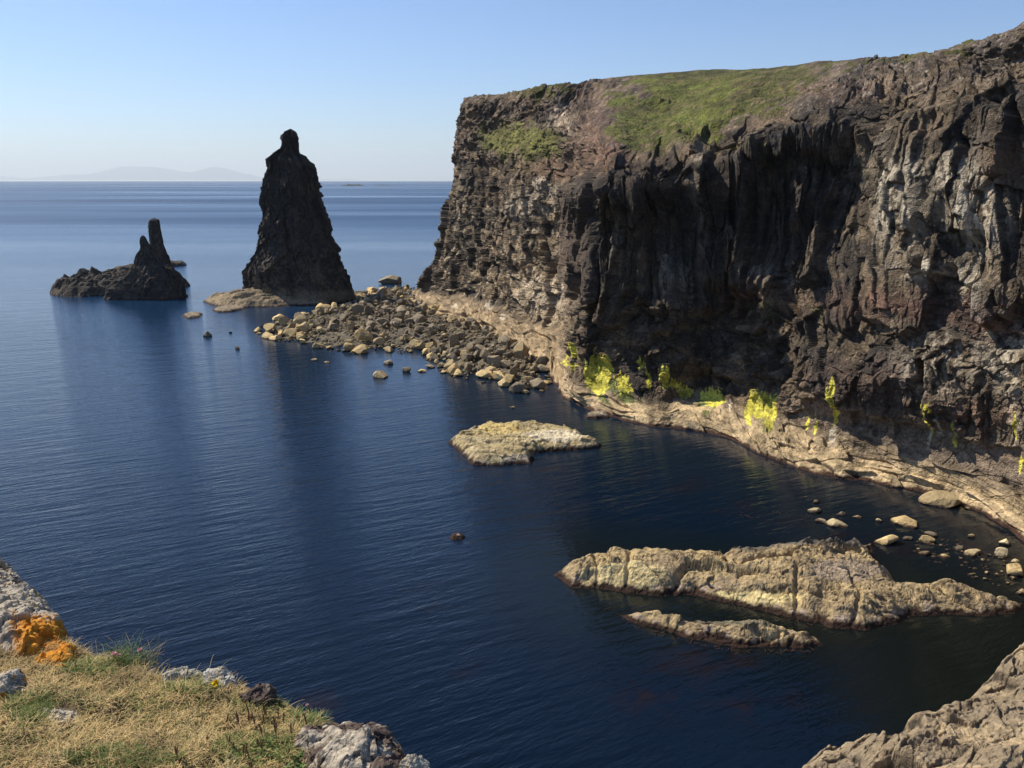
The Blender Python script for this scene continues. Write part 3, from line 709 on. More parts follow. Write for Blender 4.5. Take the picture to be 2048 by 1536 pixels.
def islet(name, pts, h, edge, seed, res, colours, rough=1.0, ridge=None, angle=0.0, mat=None, parent=None, origin=None, extra=None, zones=(), clefts=(), grow=0.0, blk=1.0, kelp=1.0, jag=1.0, aniso=3.0):
    w = np.array([WZ(a, b, z)[:2] for a, b, z in pts])
    lo = w.min(0) - edge * 1.5 - 1; hi = w.max(0) + edge * 1.5 + 1
    nx = int((hi[0] - lo[0]) / res) + 1; ny = int((hi[1] - lo[1]) / res) + 1
    X, Y = np.meshgrid(np.linspace(lo[0], hi[0], nx), np.linspace(lo[1], hi[1], ny))
    B = np.stack([X, Y, 0 * X], -1)
    s = max(edge, 1.0)
    wx = fbm(B, 3 * s, 5, seed + .5) * jag * s * 1.0; wy = fbm(B, 3 * s, 5, seed + 5.5) * jag * s * 1.0
    d = poly_dist(X + wx, Y + wy, w) + grow
    ca, sa = math.cos(angle), math.sin(angle)
    R = np.stack([(X * ca + Y * sa) / aniso, -X * sa + Y * ca, 0 * X], -1)      # stretched along strike
    t = np.clip(d / edge, -2, 1)
    hh = np.where(t > 0, 1 - (1 - t) ** 2.0, t * 1.6)
    base = h * hh
    if extra is not None: base = base + extra(X, Y, sstep(0, 1.2, t), d)
    k = sstep(-.4, 1, t)
    sc3 = max(.5, min(1.0, edge / 2.4)) * blk
    u, v_ = R[..., 0] * aniso + wx, R[..., 1] + wy
    fA, rA, eA = facets(u, v_, 7.0 * sc3, 3.0 * sc3, seed, 1.25, .45, .5, .035)
    fB, rB, eB = facets(u + .4 * v_, v_, 3.0 * sc3, 1.4 * sc3, seed + 1, 1.5, .55, .4, .05)
    fC, rC, eC = facets(u - .4 * v_, v_ + .2 * u, 1.2 * sc3, .7 * sc3, seed + 2, 1.2, .5, .3, .07)
    fD, rD, eD = facets(u, v_, .5 * sc3, .32 * sc3, seed + 3, 1.0, .5, .2)
    fA = soften(fA, 6)
    lumpy = .35 + .9 * sstep(-.25, .25, fbm(B, 5, 3, seed + 34))
    c2 = fbm(B, .9, 4, seed + 6)
    Z = base + rough * sc3 * sstep(-.2, .8, t) * (fA * .85 + fB * .42 * lumpy + fC * .22 * lumpy + fD * .10) + c2 * .1 * sc3 + fbm(B, 4 * sc3, 3, seed + 12) * .5 * rough * sc3 * k
    for wd, dp, ln in clefts:
        q = np.array([WZ(a_, b_, 2.0)[:2] for a_, b_ in ln]); dd = np.full(X.shape, 1e9)
        for a_, b_ in zip(q[:-1], q[1:]):
            ab = b_ - a_; tt = np.clip(((X + wx * .6 - a_[0]) * ab[0] + (Y + wy * .6 - a_[1]) * ab[1]) / (ab @ ab + 1e-9), 0, 1)
            dd = np.minimum(dd, np.hypot(X + wx * .6 - a_[0] - tt * ab[0], Y + wy * .6 - a_[1] - tt * ab[1]))
        Z = Z - dp * .6 * np.exp(-(dd / wd / .75) ** 2) * sstep(-.2, .5, t)
    Z = soften(Z, 1)
    P = np.stack([X, Y, Z], -1)
    nn = np.cross(np.gradient(P, axis=1), np.gradient(P, axis=0)); nn /= np.linalg.norm(nn, axis=-1)[..., None] + 1e-9
    if nn[..., 2].mean() < 0: nn = -nn
    P = P + nn * (blocks(P, .9 * sc3, seed + 32, crack=.5) * .06 * rough * sstep(-.5, .4, t))[..., None]
    Z = P[..., 2]
    c1 = fbm(B, 6, 4, seed + 9); c3 = rB * .6 + rC * .4
    A1, A2, A3 = [np.array(c) for c in colours]
    C = np.ones(P.shape) * A1
    C = mix(C, A2, sstep(-.15, .3, c1 + .5 * c2))
    C = mix(C, A3, sstep(.15, .4, c2 + (c3 - .5) * .7) * .7)
    if zones:
        qx, qy = project(P)
        for x, y, rx, ry, cc in zones:
            C = mix(C, cc, sstep(.3, .6, np.exp(-((qx - x) / rx) ** 2 - ((qy - y) / ry) ** 2) + c2 * .35) * .9)
    C *= (1 + .5 * c2 + .25 * (c3 - .5))[..., None]
    C = mix(C, [.05, .04, .03], np.maximum(1 - sstep(.0, .03, eA + c2 * .02), .7 * (1 - sstep(0, .04, eB + c2 * .02))))
    zz = Z + c2 * .5 + c1 * .3
    C = mix(C, [0.42, 0.33, 0.28], sstep(.35, .6, zz) * (1 - sstep(.7, 1.1, zz)) * sstep(.0, .3, fbm(B, 1.4, 3, seed + 14)) * .7)
    C = mix(C, [0.032, 0.017, 0.011], 1 - sstep(.32, .72, zz))
    F_ = grid_faces(ny, nx)
    keep = Z.reshape(-1)[F_].max(1) > -.9
    v, f, c = compact(P, F_[keep], C)
    org = origin if origin is not None else (float(w[:, 0].mean()), float(w[:, 1].mean()), 0)
    return link_at(name, v, f, c, mat or M_ISLET, org, parent)

TAN = ([0.29, 0.215, 0.12], [0.41, 0.305, 0.155], [0.17, 0.135, 0.088])
GREYT = ([0.20, 0.16, 0.11], [0.28, 0.22, 0.14], [0.12, 0.10, 0.075])
DARK = ([0.060, 0.050, 0.040], [0.10, 0.082, 0.058], [0.045, 0.038, 0.034])

stack = build_big_stack()
islet('rock_apron', [(414, 603, 0), (440, 590, 1), (466, 583, 3), (490, 572, 4), (540, 570, 4), (600, 580, 3), (660, 580, 3), (716, 586, 0), (712, 600, 0), (640, 612, 0), (560, 615, 0), (500, 617, 0), (450, 612, 0)],
      3.6, 8, 50, .4, ([0.24, 0.185, 0.115], [0.31, 0.24, 0.14], [0.13, 0.105, 0.08]), rough=1.0, angle=.3, blk=1.2, extra=lambda X, Y, k, d: np.clip(d - 5, 0, 20) * .22 * k, parent=stack)

def build_twin():
    o = islet('sea_stack', [(95, 582, 0), (103, 565, 3), (141, 553, 3), (200, 548, 3), (250, 543, 4), (300, 535, 4), (345, 537, 4), (366, 560, 1), (376, 573, 0), (331, 584, 0), (266, 588, 0), (175, 593, 0), (106, 591, 0)],
              4.2, 5.0, 61, .4, DARK, rough=2.2, blk=1.3, angle=.1, mat=M_STACK, aniso=2.0)
    tag(o, 'low dark reef carrying two pointed rock spires, farther left than the tall stack', 'sea stack')
    for prof, Y, nm, dp in [
        ([(473, 282, 290), (476, 280, 292), (483, 279, 296), (492, 280, 301), (499, 279, 306), (507, 272, 311), (516, 270, 318), (528, 267, 326), (536, 259, 345), (548, 246, 358), (562, 228, 366), (574, 215, 371), (586, 214, 376), (608, 205, 384)], 340, 'rock_spire', .55),
        ([(438.5, 302, 316), (441, 299, 319), (450, 297, 320), (468, 297, 323), (490, 300, 328), (505, 303, 333), (528, 305, 341), (545, 303, 350), (565, 300, 356), (600, 298, 362)], 356, 'rock_spire', .8)]:
        G, n, hw, z = tower(prof, Y, dp, 220, 240, 70)
        lim = np.clip(hw / 10, .12, 1)[:, None]
        P, c1, c2 = stack_disp(G, n, 70 + dp * 10, .7, lim)
        C = np.ones(G.shape) * np.array([0.040, 0.034, 0.031])
        C = mix(C, [0.085, 0.068, 0.052], sstep(-.1, .4, c1 + .4 * c2))
        C = mix(C, [0.035, 0.022, 0.015], 1 - sstep(.2, .8, P[..., 2] + c2))
        link_tower(nm, P, C, M_STACK, (cx_of(P), Y, 0), o)
build_twin()

# ------------------------------------------------------------------ islets and reefs
def big_extra(X, Y, k, d):
    p = np.stack([X, Y, 0 * X], -1)
    c = [WZ(x, y, 3)[:2] for x, y in [(1560, 1095), (1640, 1130), (1250, 1120), (1900, 1170), (1480, 1150)]]
    e = 0
    for (cx, cy), (rx, ry, h) in zip(c, [(14, 4, 1.5), (10, 4, .9), (7, 5, .6), (9, 3, .4), (8, 3, .4)]):
        e = e + h * np.exp(-(((X - cx) / rx) ** 2 + ((Y - cy) / ry) ** 2))
    g = WZ(1648, 1235, 0.5)[:2]
    e = e - 3.2 * np.exp(-(((X - g[0]) / 1.0) ** 2 + ((Y - g[1]) / 1.6) ** 2))
    return e * k
o = islet('reef', [(1112, 1149, 0), (1137, 1118, 1.5), (1165, 1103, 2), (1248, 1087, 2.5), (1359, 1082, 2.5), (1442, 1082, 3), (1507, 1070, 3.5), (1586, 1063, 4), (1655, 1066, 3.5), (1716, 1070, 2.5), (1742, 1072, 1.5), (1735, 1090, 1.5), (1755, 1115, 2), (1790, 1130, 2.5), (1800, 1143, 2.5), (1925, 1145, 2), (1935, 1170, 1.5), (1992, 1194, 1), (2040, 1212, 0), (2017, 1221, 0), (1956, 1231, 0), (1887, 1226, 0), (1815, 1228, 0), (1790, 1243, 0), (1725, 1256, 0), (1655, 1250, 0), (1632, 1240, 0), (1586, 1233, 0), (1530, 1219, 0), (1480, 1206, 0), (1424, 1196, 0), (1387, 1184, 0), (1322, 1188, 0), (1239, 1181, 0), (1146, 1171, 0)],
          2.0, 3.2, 81, .10, TAN, rough=.95, angle=-.35, extra=big_extra, jag=.35, blk=1.0, grow=.55, clefts=[(.45, 1.5, [(1370, 1135), (1345, 1160), (1315, 1190)]), (.35, 1.0, [(1262, 1110), (1255, 1150), (1240, 1185)]), (.5, 1.6, [(1440, 1110), (1480, 1140), (1540, 1132), (1620, 1118), (1720, 1112)]), (.4, 1.2, [(1385, 1128), (1450, 1148), (1500, 1150)]), (.35, 1.1, [(1592, 1150), (1588, 1200)]), (.4, 1.1, [(1470, 1180), (1540, 1190), (1600, 1205)]), (.5, 1.5, [(1640, 1215), (1650, 1250)]), (.3, .8, [(1190, 1110), (1200, 1140), (1180, 1165)]), (.35, .9, [(1860, 1160), (1900, 1185), (1990, 1200)]), (.35, .9, [(1700, 1150), (1720, 1190), (1700, 1230)])], zones=[(1500, 1085, 60, 18, (.10, .09, .075)), (1600, 1075, 130, 16, (.11, .10, .085)), (1700, 1080, 60, 14, (.12, .10, .08)), (1690, 1140, 80, 25, (.27, .21, .15)), (1250, 1150, 90, 30, (.55, .44, .22)), (1500, 1195, 120, 14, (.58, .47, .22))])
tag(o, 'largest tan rock reef lying long and craggy in the dark bay', 'rock')
o = islet('reef', [(1239, 1231, 0), (1276, 1214, 1), (1313, 1214, 1), (1424, 1230, 1.2), (1493, 1232, 1.2), (1549, 1242, 1.2), (1590, 1250, 1.2), (1630, 1262, 1), (1641, 1288, 0), (1609, 1297, 0), (1563, 1294, 0), (1484, 1298, 0), (1424, 1285, 0), (1368, 1277, 0), (1322, 1257, 0), (1276, 1246, 0)],
          1.3, 2.0, 91, .08, TAN, rough=.85, angle=-.35, jag=.4, blk=1.0, clefts=[(.25, .7, [(1340, 1220), (1330, 1260)]), (.3, .8, [(1420, 1240), (1500, 1260), (1560, 1250)]), (.25, .7, [(1590, 1250), (1560, 1290)])], zones=[(1480, 1240, 110, 12, (.16, .14, .09))])
tag(o, 'narrow low tan reef just in front of the largest craggy reef', 'rock')
o = islet('reef', [(899, 888, 0), (913, 874, .5), (933, 858, 1), (971, 844, 1), (1046, 845, 1), (1138, 851, 1), (1147, 861, .5), (1176, 878, .5), (1200, 888, 0), (1198, 897, 0), (1142, 901, 0), (1080, 905, 0), (1060, 908, 0), (1073, 919, 0), (1066, 929, 0), (1022, 931, 0), (985, 932, 0), (943, 929, 0), (916, 904, 0)],
          1.7, 2.2, 101, .14, ([0.36, 0.28, 0.14], [0.47, 0.385, 0.22], [0.15, 0.125, 0.08]), rough=.7, angle=-.35, jag=.6, blk=.9, clefts=[(.7, 1.0, [(1060, 905), (1000, 897), (930, 900)]), (.4, .6, [(1150, 880), (1080, 872), (990, 876)])], zones=[(1110, 872, 60, 14, (.60, .52, .36)), (1000, 855, 50, 14, (.50, .38, .15)), (1040, 920, 40, 12, (.30, .26, .2))])
tag(o, 'flat tan and golden islet alone in the middle of the bay', 'rock')
o = islet('reef', [(1168, 832, 0), (1185, 825, 0), (1215, 826, 0), (1222, 835, 0), (1195, 839, 0), (1172, 837, 0)], .7, 1.2, 103, .15, GREYT, rough=.4, jag=.5)
tag(o, 'small flat rock hugging the cliff ledge below the lichen', 'rock')
o = islet('reef', [(362, 632, 0), (380, 626, 0), (404, 628, 0), (402, 635, 0), (375, 638, 0)], .9, 1.8, 105, .3, GREYT, rough=.4, jag=.5)
tag(o, 'small flat reef left of the tall stack foot', 'rock')
o = islet('reef', [(424, 621, 0), (440, 614, 0), (480, 613, 0), (490, 618, 0), (465, 624, 0), (435, 625, 0)], .9, 2.0, 107, .3, GREYT, rough=.4, jag=.5)
tag(o, 'flat brown reef touching the tan apron of the tall stack', 'rock')
o = islet('reef', [(155, 544, 0), (200, 537, 2), (250, 530, 2), (290, 528, 1), (372, 527, 0), (372, 531, 0), (300, 540, 0), (200, 545, 0)], 2.2, 3, 109, .6, DARK, rough=.8, jag=.4)
tag(o, 'long low dark reef in the water behind the two pointed spires', 'rock')
o = islet('reef', [(897, 1077, 0), (905, 1070, 0), (925, 1069, 0), (934, 1074, 0), (925, 1080, 0), (905, 1081, 0)], .6, .9, 111, .07, ([0.06, 0.05, 0.04], [0.12, 0.1, 0.075], [0.25, 0.2, 0.16]), rough=.4, jag=.4)
tag(o, 'lone small dark rock awash in the middle of the blue water', 'rock')

def lr_extra(X, Y, k, d):
    return np.clip(d, 0, 60) * .32 + fbm(np.stack([X, Y, 0 * X], -1), 7, 3, 5) * 1.4 * k
o = islet('rock_slab', [(1545, 1590, 0), (1588, 1538, 1), (1645, 1490, 1), (1730, 1476, 1), (1790, 1446, 1.5), (1850, 1432, 1.5), (1915, 1402, 1.5), (1945, 1368, 1.5), (1985, 1335, 1.5), (2028, 1280, 1.5), (2110, 1230, 1), (2300, 1250, 1), (2500, 1500, 1), (2500, 2000, 0), (1500, 2000, 0), (1450, 1750, 0)],
          2.2, 2.2, 126, .075, ([0.22, 0.17, 0.11], [0.36, 0.275, 0.165], [0.12, 0.10, 0.075]), rough=.9, angle=.7, extra=lr_extra, jag=.2, aniso=1.5, blk=1.5)
tag(o, 'rough brown rock shelf in the lower right corner below the viewer', 'rock')

# far reefs on the horizon
def far_reef(px0, px1, py, Y, h, seed, label):
    n = 60; a = PY(px0, py, Y); b = PY(px1, py, Y)
    t = np.linspace(0, 1, n); X = a[0] + (b[0] - a[0]) * t
    s = np.linspace(-1, 1, 13)
    T, S = np.meshgrid(X, s); env = np.sin(np.pi * t) ** .4
    wdt = (b[0] - a[0]) * .12
    Pp = np.stack([T, Y + S * wdt, 0 * T], -1)
    r = fbm(Pp, (b[0] - a[0]) * .12, 4, seed)
    Pp[..., 2] = h * env[None] * (1 - S ** 2) * (.7 + r) - .6
    o = link_at('reef', Pp, grid_faces(13, n), np.ones(Pp.shape) * np.array([.05, .045, .04]), M_STACK, (a[0], Y, 0))
    tag(o, label, 'rock')
far_reef(683, 728, 368, 6500, 14, 3, 'larger thin dark skerry on the horizon right of the tall stack')
far_reef(748, 782, 367, 7000, 6, 4, 'fainter thin skerry on the horizon, nearer the headland')

# ------------------------------------------------------------------ boulders
def rock_shape(seed, sub=4, planes=14, squash=(1, .8, .65), rough=.03):
    import bmesh
    bm = bmesh.new(); bmesh.ops.create_icosphere(bm, subdivisions=sub, radius=1)
    v = np.array([q.co[:] for q in bm.verts]); f = np.array([[q.index for q in ff.verts] for ff in bm.faces]); bm.free()
    r = np.random.RandomState(seed)
    for k in range(planes):
        n = r.normal(size=3); n /= np.linalg.norm(n); d = r.uniform(.45, .78)
        e = np.maximum(0, v @ n - d); v = v - n * e[:, None] * .95
    v = v * np.array(squash)
    v = v * (1 + rough * (fbm(v, .6, 3, seed * 1.7) * 2 + .8 * fbm(v, .2, 3, seed * 2.7)))[:, None]
    v /= np.abs(v[:, 0]).max()
    return v, f

SH = [rock_shape(200 + i, 4, 12 + i % 5, (1, .85 - .1 * (i % 2), .62 + .08 * (i % 3))) for i in range(10)]
PROTO = {}
def boulder(loc, w, shape, rz, mat, label, group=None, cat='boulder', tilt=(0, 0), name='boulder', sc=(1, 1, 1)):
    key = (shape, mat.name)
    if key not in PROTO:
        v, f = SH[shape]
        me = raw_mesh(name, v, f); me.materials.append(mat)
        PROTO[key] = bpy.data.objects.new(name, me)
        o = PROTO[key]
    else:
        o = PROTO[key].copy()
        for k_ in list(o.keys()): del o[k_]
    col.objects.link(o)
    o.location = loc; o.rotation_euler = (tilt[0], tilt[1], rz); o.scale = (w * sc[0], w * sc[1], w * sc[2])
    tag(o, label, cat, group)
    return o

spit = [(515, 660), (535, 640), (580, 628), (640, 618), (695, 600), (720, 580), (785, 567), (842, 568), (850, 600), (880, 612), (940, 632), (1000, 650), (1060, 665), (1112, 690), (1122, 735), (1085, 775), (1030, 778), (990, 758), (930, 750), (885, 742), (862, 715), (838, 697), (800, 700), (765, 692), (720, 702), (670, 695), (620, 690), (580, 680), (545, 676)]
sw = np.array([WZ(a, b, 1.0)[:2] for a, b in spit])
def spit_h(X, Y):
    d = poly_dist(X, Y, sw)
    return np.clip(d, -6, 16) * .20 - .3

def build_spit():
    lo = sw.min(0) - 6; hi = sw.max(0) + 6
    X, Y = np.meshgrid(np.linspace(lo[0], hi[0], 260), np.linspace(lo[1], hi[1], 330))
    B = np.stack([X, Y, 0 * X], -1)
    Z = spit_h(X, Y) + blocks(B, 2.2, 4) * .5 + fbm(B, 1, 3, 2) * .3 - .7
    C = np.ones(B.shape) * np.array([.10, .085, .062]); C = mix(C, [.16, .13, .09], sstep(-.2, .3, fbm(B, 2, 3, 8)))
    F_ = grid_faces(*X.shape); keep = Z.reshape(-1)[F_].max(1) > -.6
    B[..., 2] = Z
    v, f, c = compact(B, F_[keep], C)
    tag(link_at('beach', v, f, c, M_ISLET, (sw[:, 0].mean(), sw[:, 1].mean(), 0)), kind='structure')
build_spit()

rnd = random.Random(5)
def inpoly(x, y): return float(poly_dist(np.array([[x]]), np.array([[y]]), sw)[0, 0])
placed = []
def try_place(wmin, wmax, n, gap, out, tries=4000, mind=-.5):
    lo = sw.min(0); hi = sw.max(0); k = 0; t = 0
    while k < n and t < tries:
        t += 1
        # uniform in picture area, so nearer ones do not crowd
        px = rnd.uniform(515, 1120); py = rnd.uniform(572, 778)
        p = WZ(px, py, 1.2); x, y = p[0], p[1]
        d = inpoly(x, y)
        if d < mind: continue
        w = rnd.uniform(wmin, wmax)
        if any((x - a) ** 2 + (y - b) ** 2 < ((w + c) * gap) ** 2 for a, b, c in placed): continue
        placed.append((x, y, w)); out.append((x, y, w, px, py, d)); k += 1
big_ = []
for px, py, w in [(905, 727, 2.9), (865, 688, 2.0), (830, 686, 2.1), (770, 655, 2.6), (668, 625, 2.3), (540, 655, 2.4), (700, 690, 2.3), (640, 665, 1.9), (960, 705, 2.2), (1010, 690, 2.4), (745, 580, 2.6), (870, 695, 1.7), (1050, 700, 2.0), (950, 655, 2.2), (735, 672, 2.0)]:
    p = WZ(px, py, 1.5); placed.append((p[0], p[1], w)); big_.append((p[0], p[1], w, px, py, inpoly(p[0], p[1])))
try_place(2.2, 3.2, 45, .6, big_)
try_place(1.5, 2.3, 95, .56, big_)
try_place(1.1, 1.6, 80, .56, big_)
try_place(.8, 1.25, 290 - len(big_), .6, big_)
LB = 'weathered angular boulder heaped among many on the spit between tall stack and cliff'
special = {0: 'largest pale square boulder on the bay side of the spit, at the water edge', 10: 'dark boulder at the foot of the tall stack where the spit begins'}
for i, (x, y, w, px, py, d) in enumerate(big_):
    z = spit_h(np.array(x), np.array(y)) + w * .18
    shade = (px - 520) / 600 * .55 + (d / 16) * .5 + rnd.uniform(-.3, .3)
    mat = M_BGREY if shade > .62 else (M_BTAN if shade < .34 else M_BOULD)
    lab = special.get(i)
    boulder((x, y, float(z)), w, rnd.randrange(10), rnd.uniform(0, 6.28), mat, lab or LB, None if lab else 'boulders heaped on the rocky spit', tilt=(rnd.uniform(-.5, .5), rnd.uniform(-.5, .5)), sc=(1, rnd.uniform(.8, 1.1), rnd.uniform(.9, 1.25)))

def build_rubble():
    vs, fs, k = [], [], 0
    r = np.random.RandomState(9)
    small = [rock_shape(300 + i, 2, 8, (1, .85, .7)) for i in range(6)]
    m = 0
    while m < 900:
        px = r.uniform(515, 1120); py = r.uniform(572, 780)
        p = WZ(px, py, 1.0); d = inpoly(p[0], p[1])
        if d < -1.2: continue
        m += 1
        w = r.uniform(.25, .75); v, f = small[r.randint(6)]
        a = r.uniform(0, 6.28); R = np.array([[math.cos(a), -math.sin(a), 0], [math.sin(a), math.cos(a), 0], [0, 0, 1]])
        q = (v * w) @ R.T + np.array([p[0], p[1], float(spit_h(np.array(p[0]), np.array(p[1]))) + r.uniform(0, .5)])
        vs.append(q); fs.append(f + k); k += len(v)
    me = raw_mesh('rubble', np.concatenate(vs), np.concatenate(fs)); 
    tag(link('rubble', me, M_BOULD), 'small stones filling the gaps between the boulders of the spit', 'stones', kind='stuff')
build_rubble()

# loose rocks standing in the water: px, py, width px, material, label
LOOSE = [
 (785, 566, 54, M_BGREY, 'big dark flat-topped boulder standing behind the spit at the sea'),
 (416, 671, 20, M_BGREY, 'lone pointed dark boulder in open water left of the spit'),
 (475, 696, 11, M_BGREY, 'small dark stone in open water between the pointed boulder and the spit'),
 (461, 664, 7, M_BGREY, 'tiny dark stone just above and right of the lone pointed boulder'),
 (757, 752, 34, M_BOULD, 'tan pyramid rock in the bay in front of the spit'),
 (627, 719, 14, M_BOULD, 'small pale stone in the water below the left end of the spit'),
 (655, 724, 17, M_BOULD, 'flat low stone next to a small pale one below the left end of the spit'),
 (778, 726, 22, M_BGREY, 'dark wet rock directly above the tan pyramid rock'),
 (812, 741, 20, M_BGREY, 'wet dark rock right of the tan pyramid rock'),
 (842, 741, 20, M_BTAN, 'pale low rock at the mouth of the small inlet in the spit'),
 (862, 733, 24, M_BGREY, 'dark slab rock between the pale low rock and the big square boulder'),
 (1025, 813, 14, M_BPALE, 'tiny rock barely breaking the bay surface above the middle islet'),
 (1628, 1020, 32, M_BPALE, 'round cream boulder farthest left of the rocks below the cliff ledge'),
 (1633, 1001, 16, M_BGREY, 'small dark stone behind the round cream boulder'),
 (1670, 1047, 42, M_BPALE, 'flat oval cream rock just behind the largest reef'),
 (1684, 1026, 20, M_BGREY, 'small grey stone between the round cream boulder and the ledge'),
 (1716, 1031, 20, M_BOULD, 'small angular stone right of a little grey one in the dark shallows'),
 (1757, 1039, 15, M_BPALE, 'tiny pale stone left of the large creviced boulder'),
 (1804, 1044, 52, M_BTAN, 'large creviced tan boulder standing in the dark shallows'),
 (1889, 1004, 90, M_BOULD, 'biggest flat tan boulder against the cliff ledge'),
 (1939, 1014, 18, M_BOULD, 'small round stone touching the right end of the biggest flat boulder'),
 (1771, 1081, 50, M_BTAN, 'low irregular tan rock off the back of the largest reef'),
 (1818, 1074, 23, M_BGREY, 'small grey rock directly below the large creviced boulder'),
 (1860, 1066, 25, M_BGREY, 'grey stone behind a paler flat one right of the creviced boulder'),
 (1855, 1080, 32, M_BTAN, 'pale flat stone in front of a grey one right of the creviced boulder'),
 (1942, 1070, 14, M_BOULD, 'tiny greenish stone near the right hand ledge'),
 (2012, 1084, 28, M_BPALE, 'greenish cream cobble close to the ledge at the right edge'),
 (1848, 1104, 25, M_BOULD, 'brown stone at the left of the lower row in the shallows'),
 (1887, 1109, 22, M_BTAN, 'tan stone second from the left in the lower row in the shallows'),
 (1919, 1096, 15, M_BGREY, 'little dark stone touching the pale arrow shaped rock'),
 (1945, 1103, 38, M_BPALE, 'pale arrow shaped rock in the shallows near the right edge'),
 (2003, 1108, 28, M_BPALE, 'smooth pale cobble right of the arrow shaped rock'),
 (2030, 1122, 20, M_BPALE, 'pale cobble at the right edge above the large smooth grey stone'),
 (2028, 1139, 50, M_BTAN, 'large smooth grey stone at the right edge of the picture'),
 (2046, 1182, 26, M_BOULD, 'brown rock cut by the right edge, above the tip of the largest reef'),
 (2004, 1203, 28, M_BPALE, 'small flat pale rock on the pointed right tip of the largest reef'),
 (1954, 1151, 9, M_BPALE, 'tiny pale pebble above the right end of the largest reef'),
 (1994, 1146, 11, M_BOULD, 'tiny stone left of the large smooth grey stone'),
 (1980, 1107, 11, M_BPALE, 'tiny pebble between the arrow shaped rock and the smooth cobble'),
 (1645, 1040, 26, M_BGREY, 'low weedy brown stone in front of the round cream boulder'),
]
rs = random.Random(3)
for i, (px, py, wpx, mat, lab) in enumerate(LOOSE):
    p = WZ(px, py, .3)
    dist = math.hypot(p[1], CAMZ)
    w = wpx / F * dist / 2
    lowf = .6 if ('flat' in lab or 'low' in lab or 'barely' in lab) else 1.0
    if 'flat-topped' in lab: lowf = 1.0
    boulder((p[0], p[1], w * .22 * lowf), w * 1.06, rs.randrange(10), rs.uniform(-.4, .4), mat, lab, tilt=(0.0 if i == 0 else rs.uniform(-.2, .2), rs.uniform(-.2, .2)), sc=(1, 1, lowf * (1.5 if 'pointed' in lab else 1.0)))
# fine cobbles in the shallows by the ledge
vs, fs, k = [], [], 0
r_ = np.random.RandomState(77); small = [rock_shape(400 + i, 2, 6, (1, .85, .6)) for i in range(4)]
for i in range(150):
    px = r_.uniform(1830, 2090); py = 1060 + (px - 1830) * .35 + r_.uniform(-10, 55)
    p = WZ(px, py, 0); v, f = small[i % 4]; w = r_.uniform(.08, .33)
    vs.append(v * w + np.array([p[0], p[1], w * r_.uniform(-.35, .25)])); fs.append(f + k); k += len(v)
tag(link('cobbles', raw_mesh('cobbles', np.concatenate(vs), np.concatenate(fs)), M_BPALE), 'scattered pale cobbles in the shallows below the cliff ledge', 'cobbles', kind='stuff')

# ------------------------------------------------------------------ distant hills
def build_hills():
    m = simple_mat('hill_far', (0.08, 0.10, 0.12), 1.0)  # slight blue haze tint painted into the hills' base colour
    sky_pts = [(-400, 352), (-200, 350), (0, 351), (45, 356), (60, 357), (130, 349), (190, 347), (240, 333), (300, 333), (345, 338), (360, 342), (385, 345), (415, 335), (425, 333), (455, 337), (480, 345), (515, 352), (560, 357), (700, 358.5)]
    px = np.linspace(-400, 700, 900); py = np.interp(px, [a for a, b in sky_pts], [b for a, b in sky_pts])
    py = py + fbm(np.stack([px, 0 * px, 0 * px], -1), 40, 5, 3) * 1.8
    Y = 100000.0
    top = PY(px, py, np.full(len(px), Y))
    rows = []
    ks = np.linspace(-1, 1, 21)
    for k in ks:
        q = top.copy(); q[:, 1] = Y + k * 9000
        q[:, 2] = np.maximum(top[:, 2], 1) * (1 - abs(k)) ** .8 - 20
        rows.append(q)
    P = np.array(rows)
    P[..., 2] += (fbm(P, 2700, 4, 2) * 120) * ((1 - np.abs(ks)) * (np.abs(ks) > .08))[:, None] * np.clip(P[..., 2] / 600, 0, 1)
    o = link('hills', raw_mesh('hills', P, grid_faces(21, len(px)), None, True), m)
    tag(o, kind='structure')
build_hills()

# ------------------------------------------------------------------ foreground turf at the viewer's feet
EZ = 44.45
edge_px = [(-500, 1040), (-150, 1120), (0, 1215), (170, 1312), (230, 1322), (330, 1345), (440, 1372), (540, 1400), (640, 1440), (720, 1490), (800, 1545), (860, 1600)]
epts = [WZ(a, b, EZ)[:2] for a, b in edge_px] + [np.array([.25, 1.15]), np.array([1.2, .5]), np.array([2.5, -.6]), np.array([4, -2.5])]
epts = np.array(epts)
el = np.concatenate([[0], np.cumsum(np.linalg.norm(np.diff(epts, axis=0), axis=1))])
DIN = np.array([-.45, -.89]); DIN /= np.linalg.norm(DIN)

def turf(t, s):
    """t: metres along the edge; s: metres inward (negative = over the edge, wrapping down)"""
    t = np.asarray(t, float); s = np.asarray(s, float)
    x = np.interp(t, el, epts[:, 0]); y = np.interp(t, el, epts[:, 1])
    j = fbm(np.stack([t, 0 * t, 0 * t], -1), .35, 3, 4) * .07
    si = np.maximum(s, 0); so = np.maximum(-s, 0)
    out = np.minimum(so, .12) * .7 + np.maximum(so - .12, 0) * .08
    off = si - out + j
    X = x + DIN[0] * off; Y = y + DIN[1] * off
    q = np.stack([X, Y, 0 * X], -1)
    b = fbm(q, .55, 4, 6) * .085 + fbm(q, .14, 3, 16) * .036
    Z = EZ - .035 * np.exp(-si / .15) + .05 * np.minimum(si, 3) + b - np.where(so > 0, np.minimum(so, .12) ** 2 * 4 + np.maximum(so - .12, 0) * .98, 0)
    return np.stack([X, Y, Z], -1)

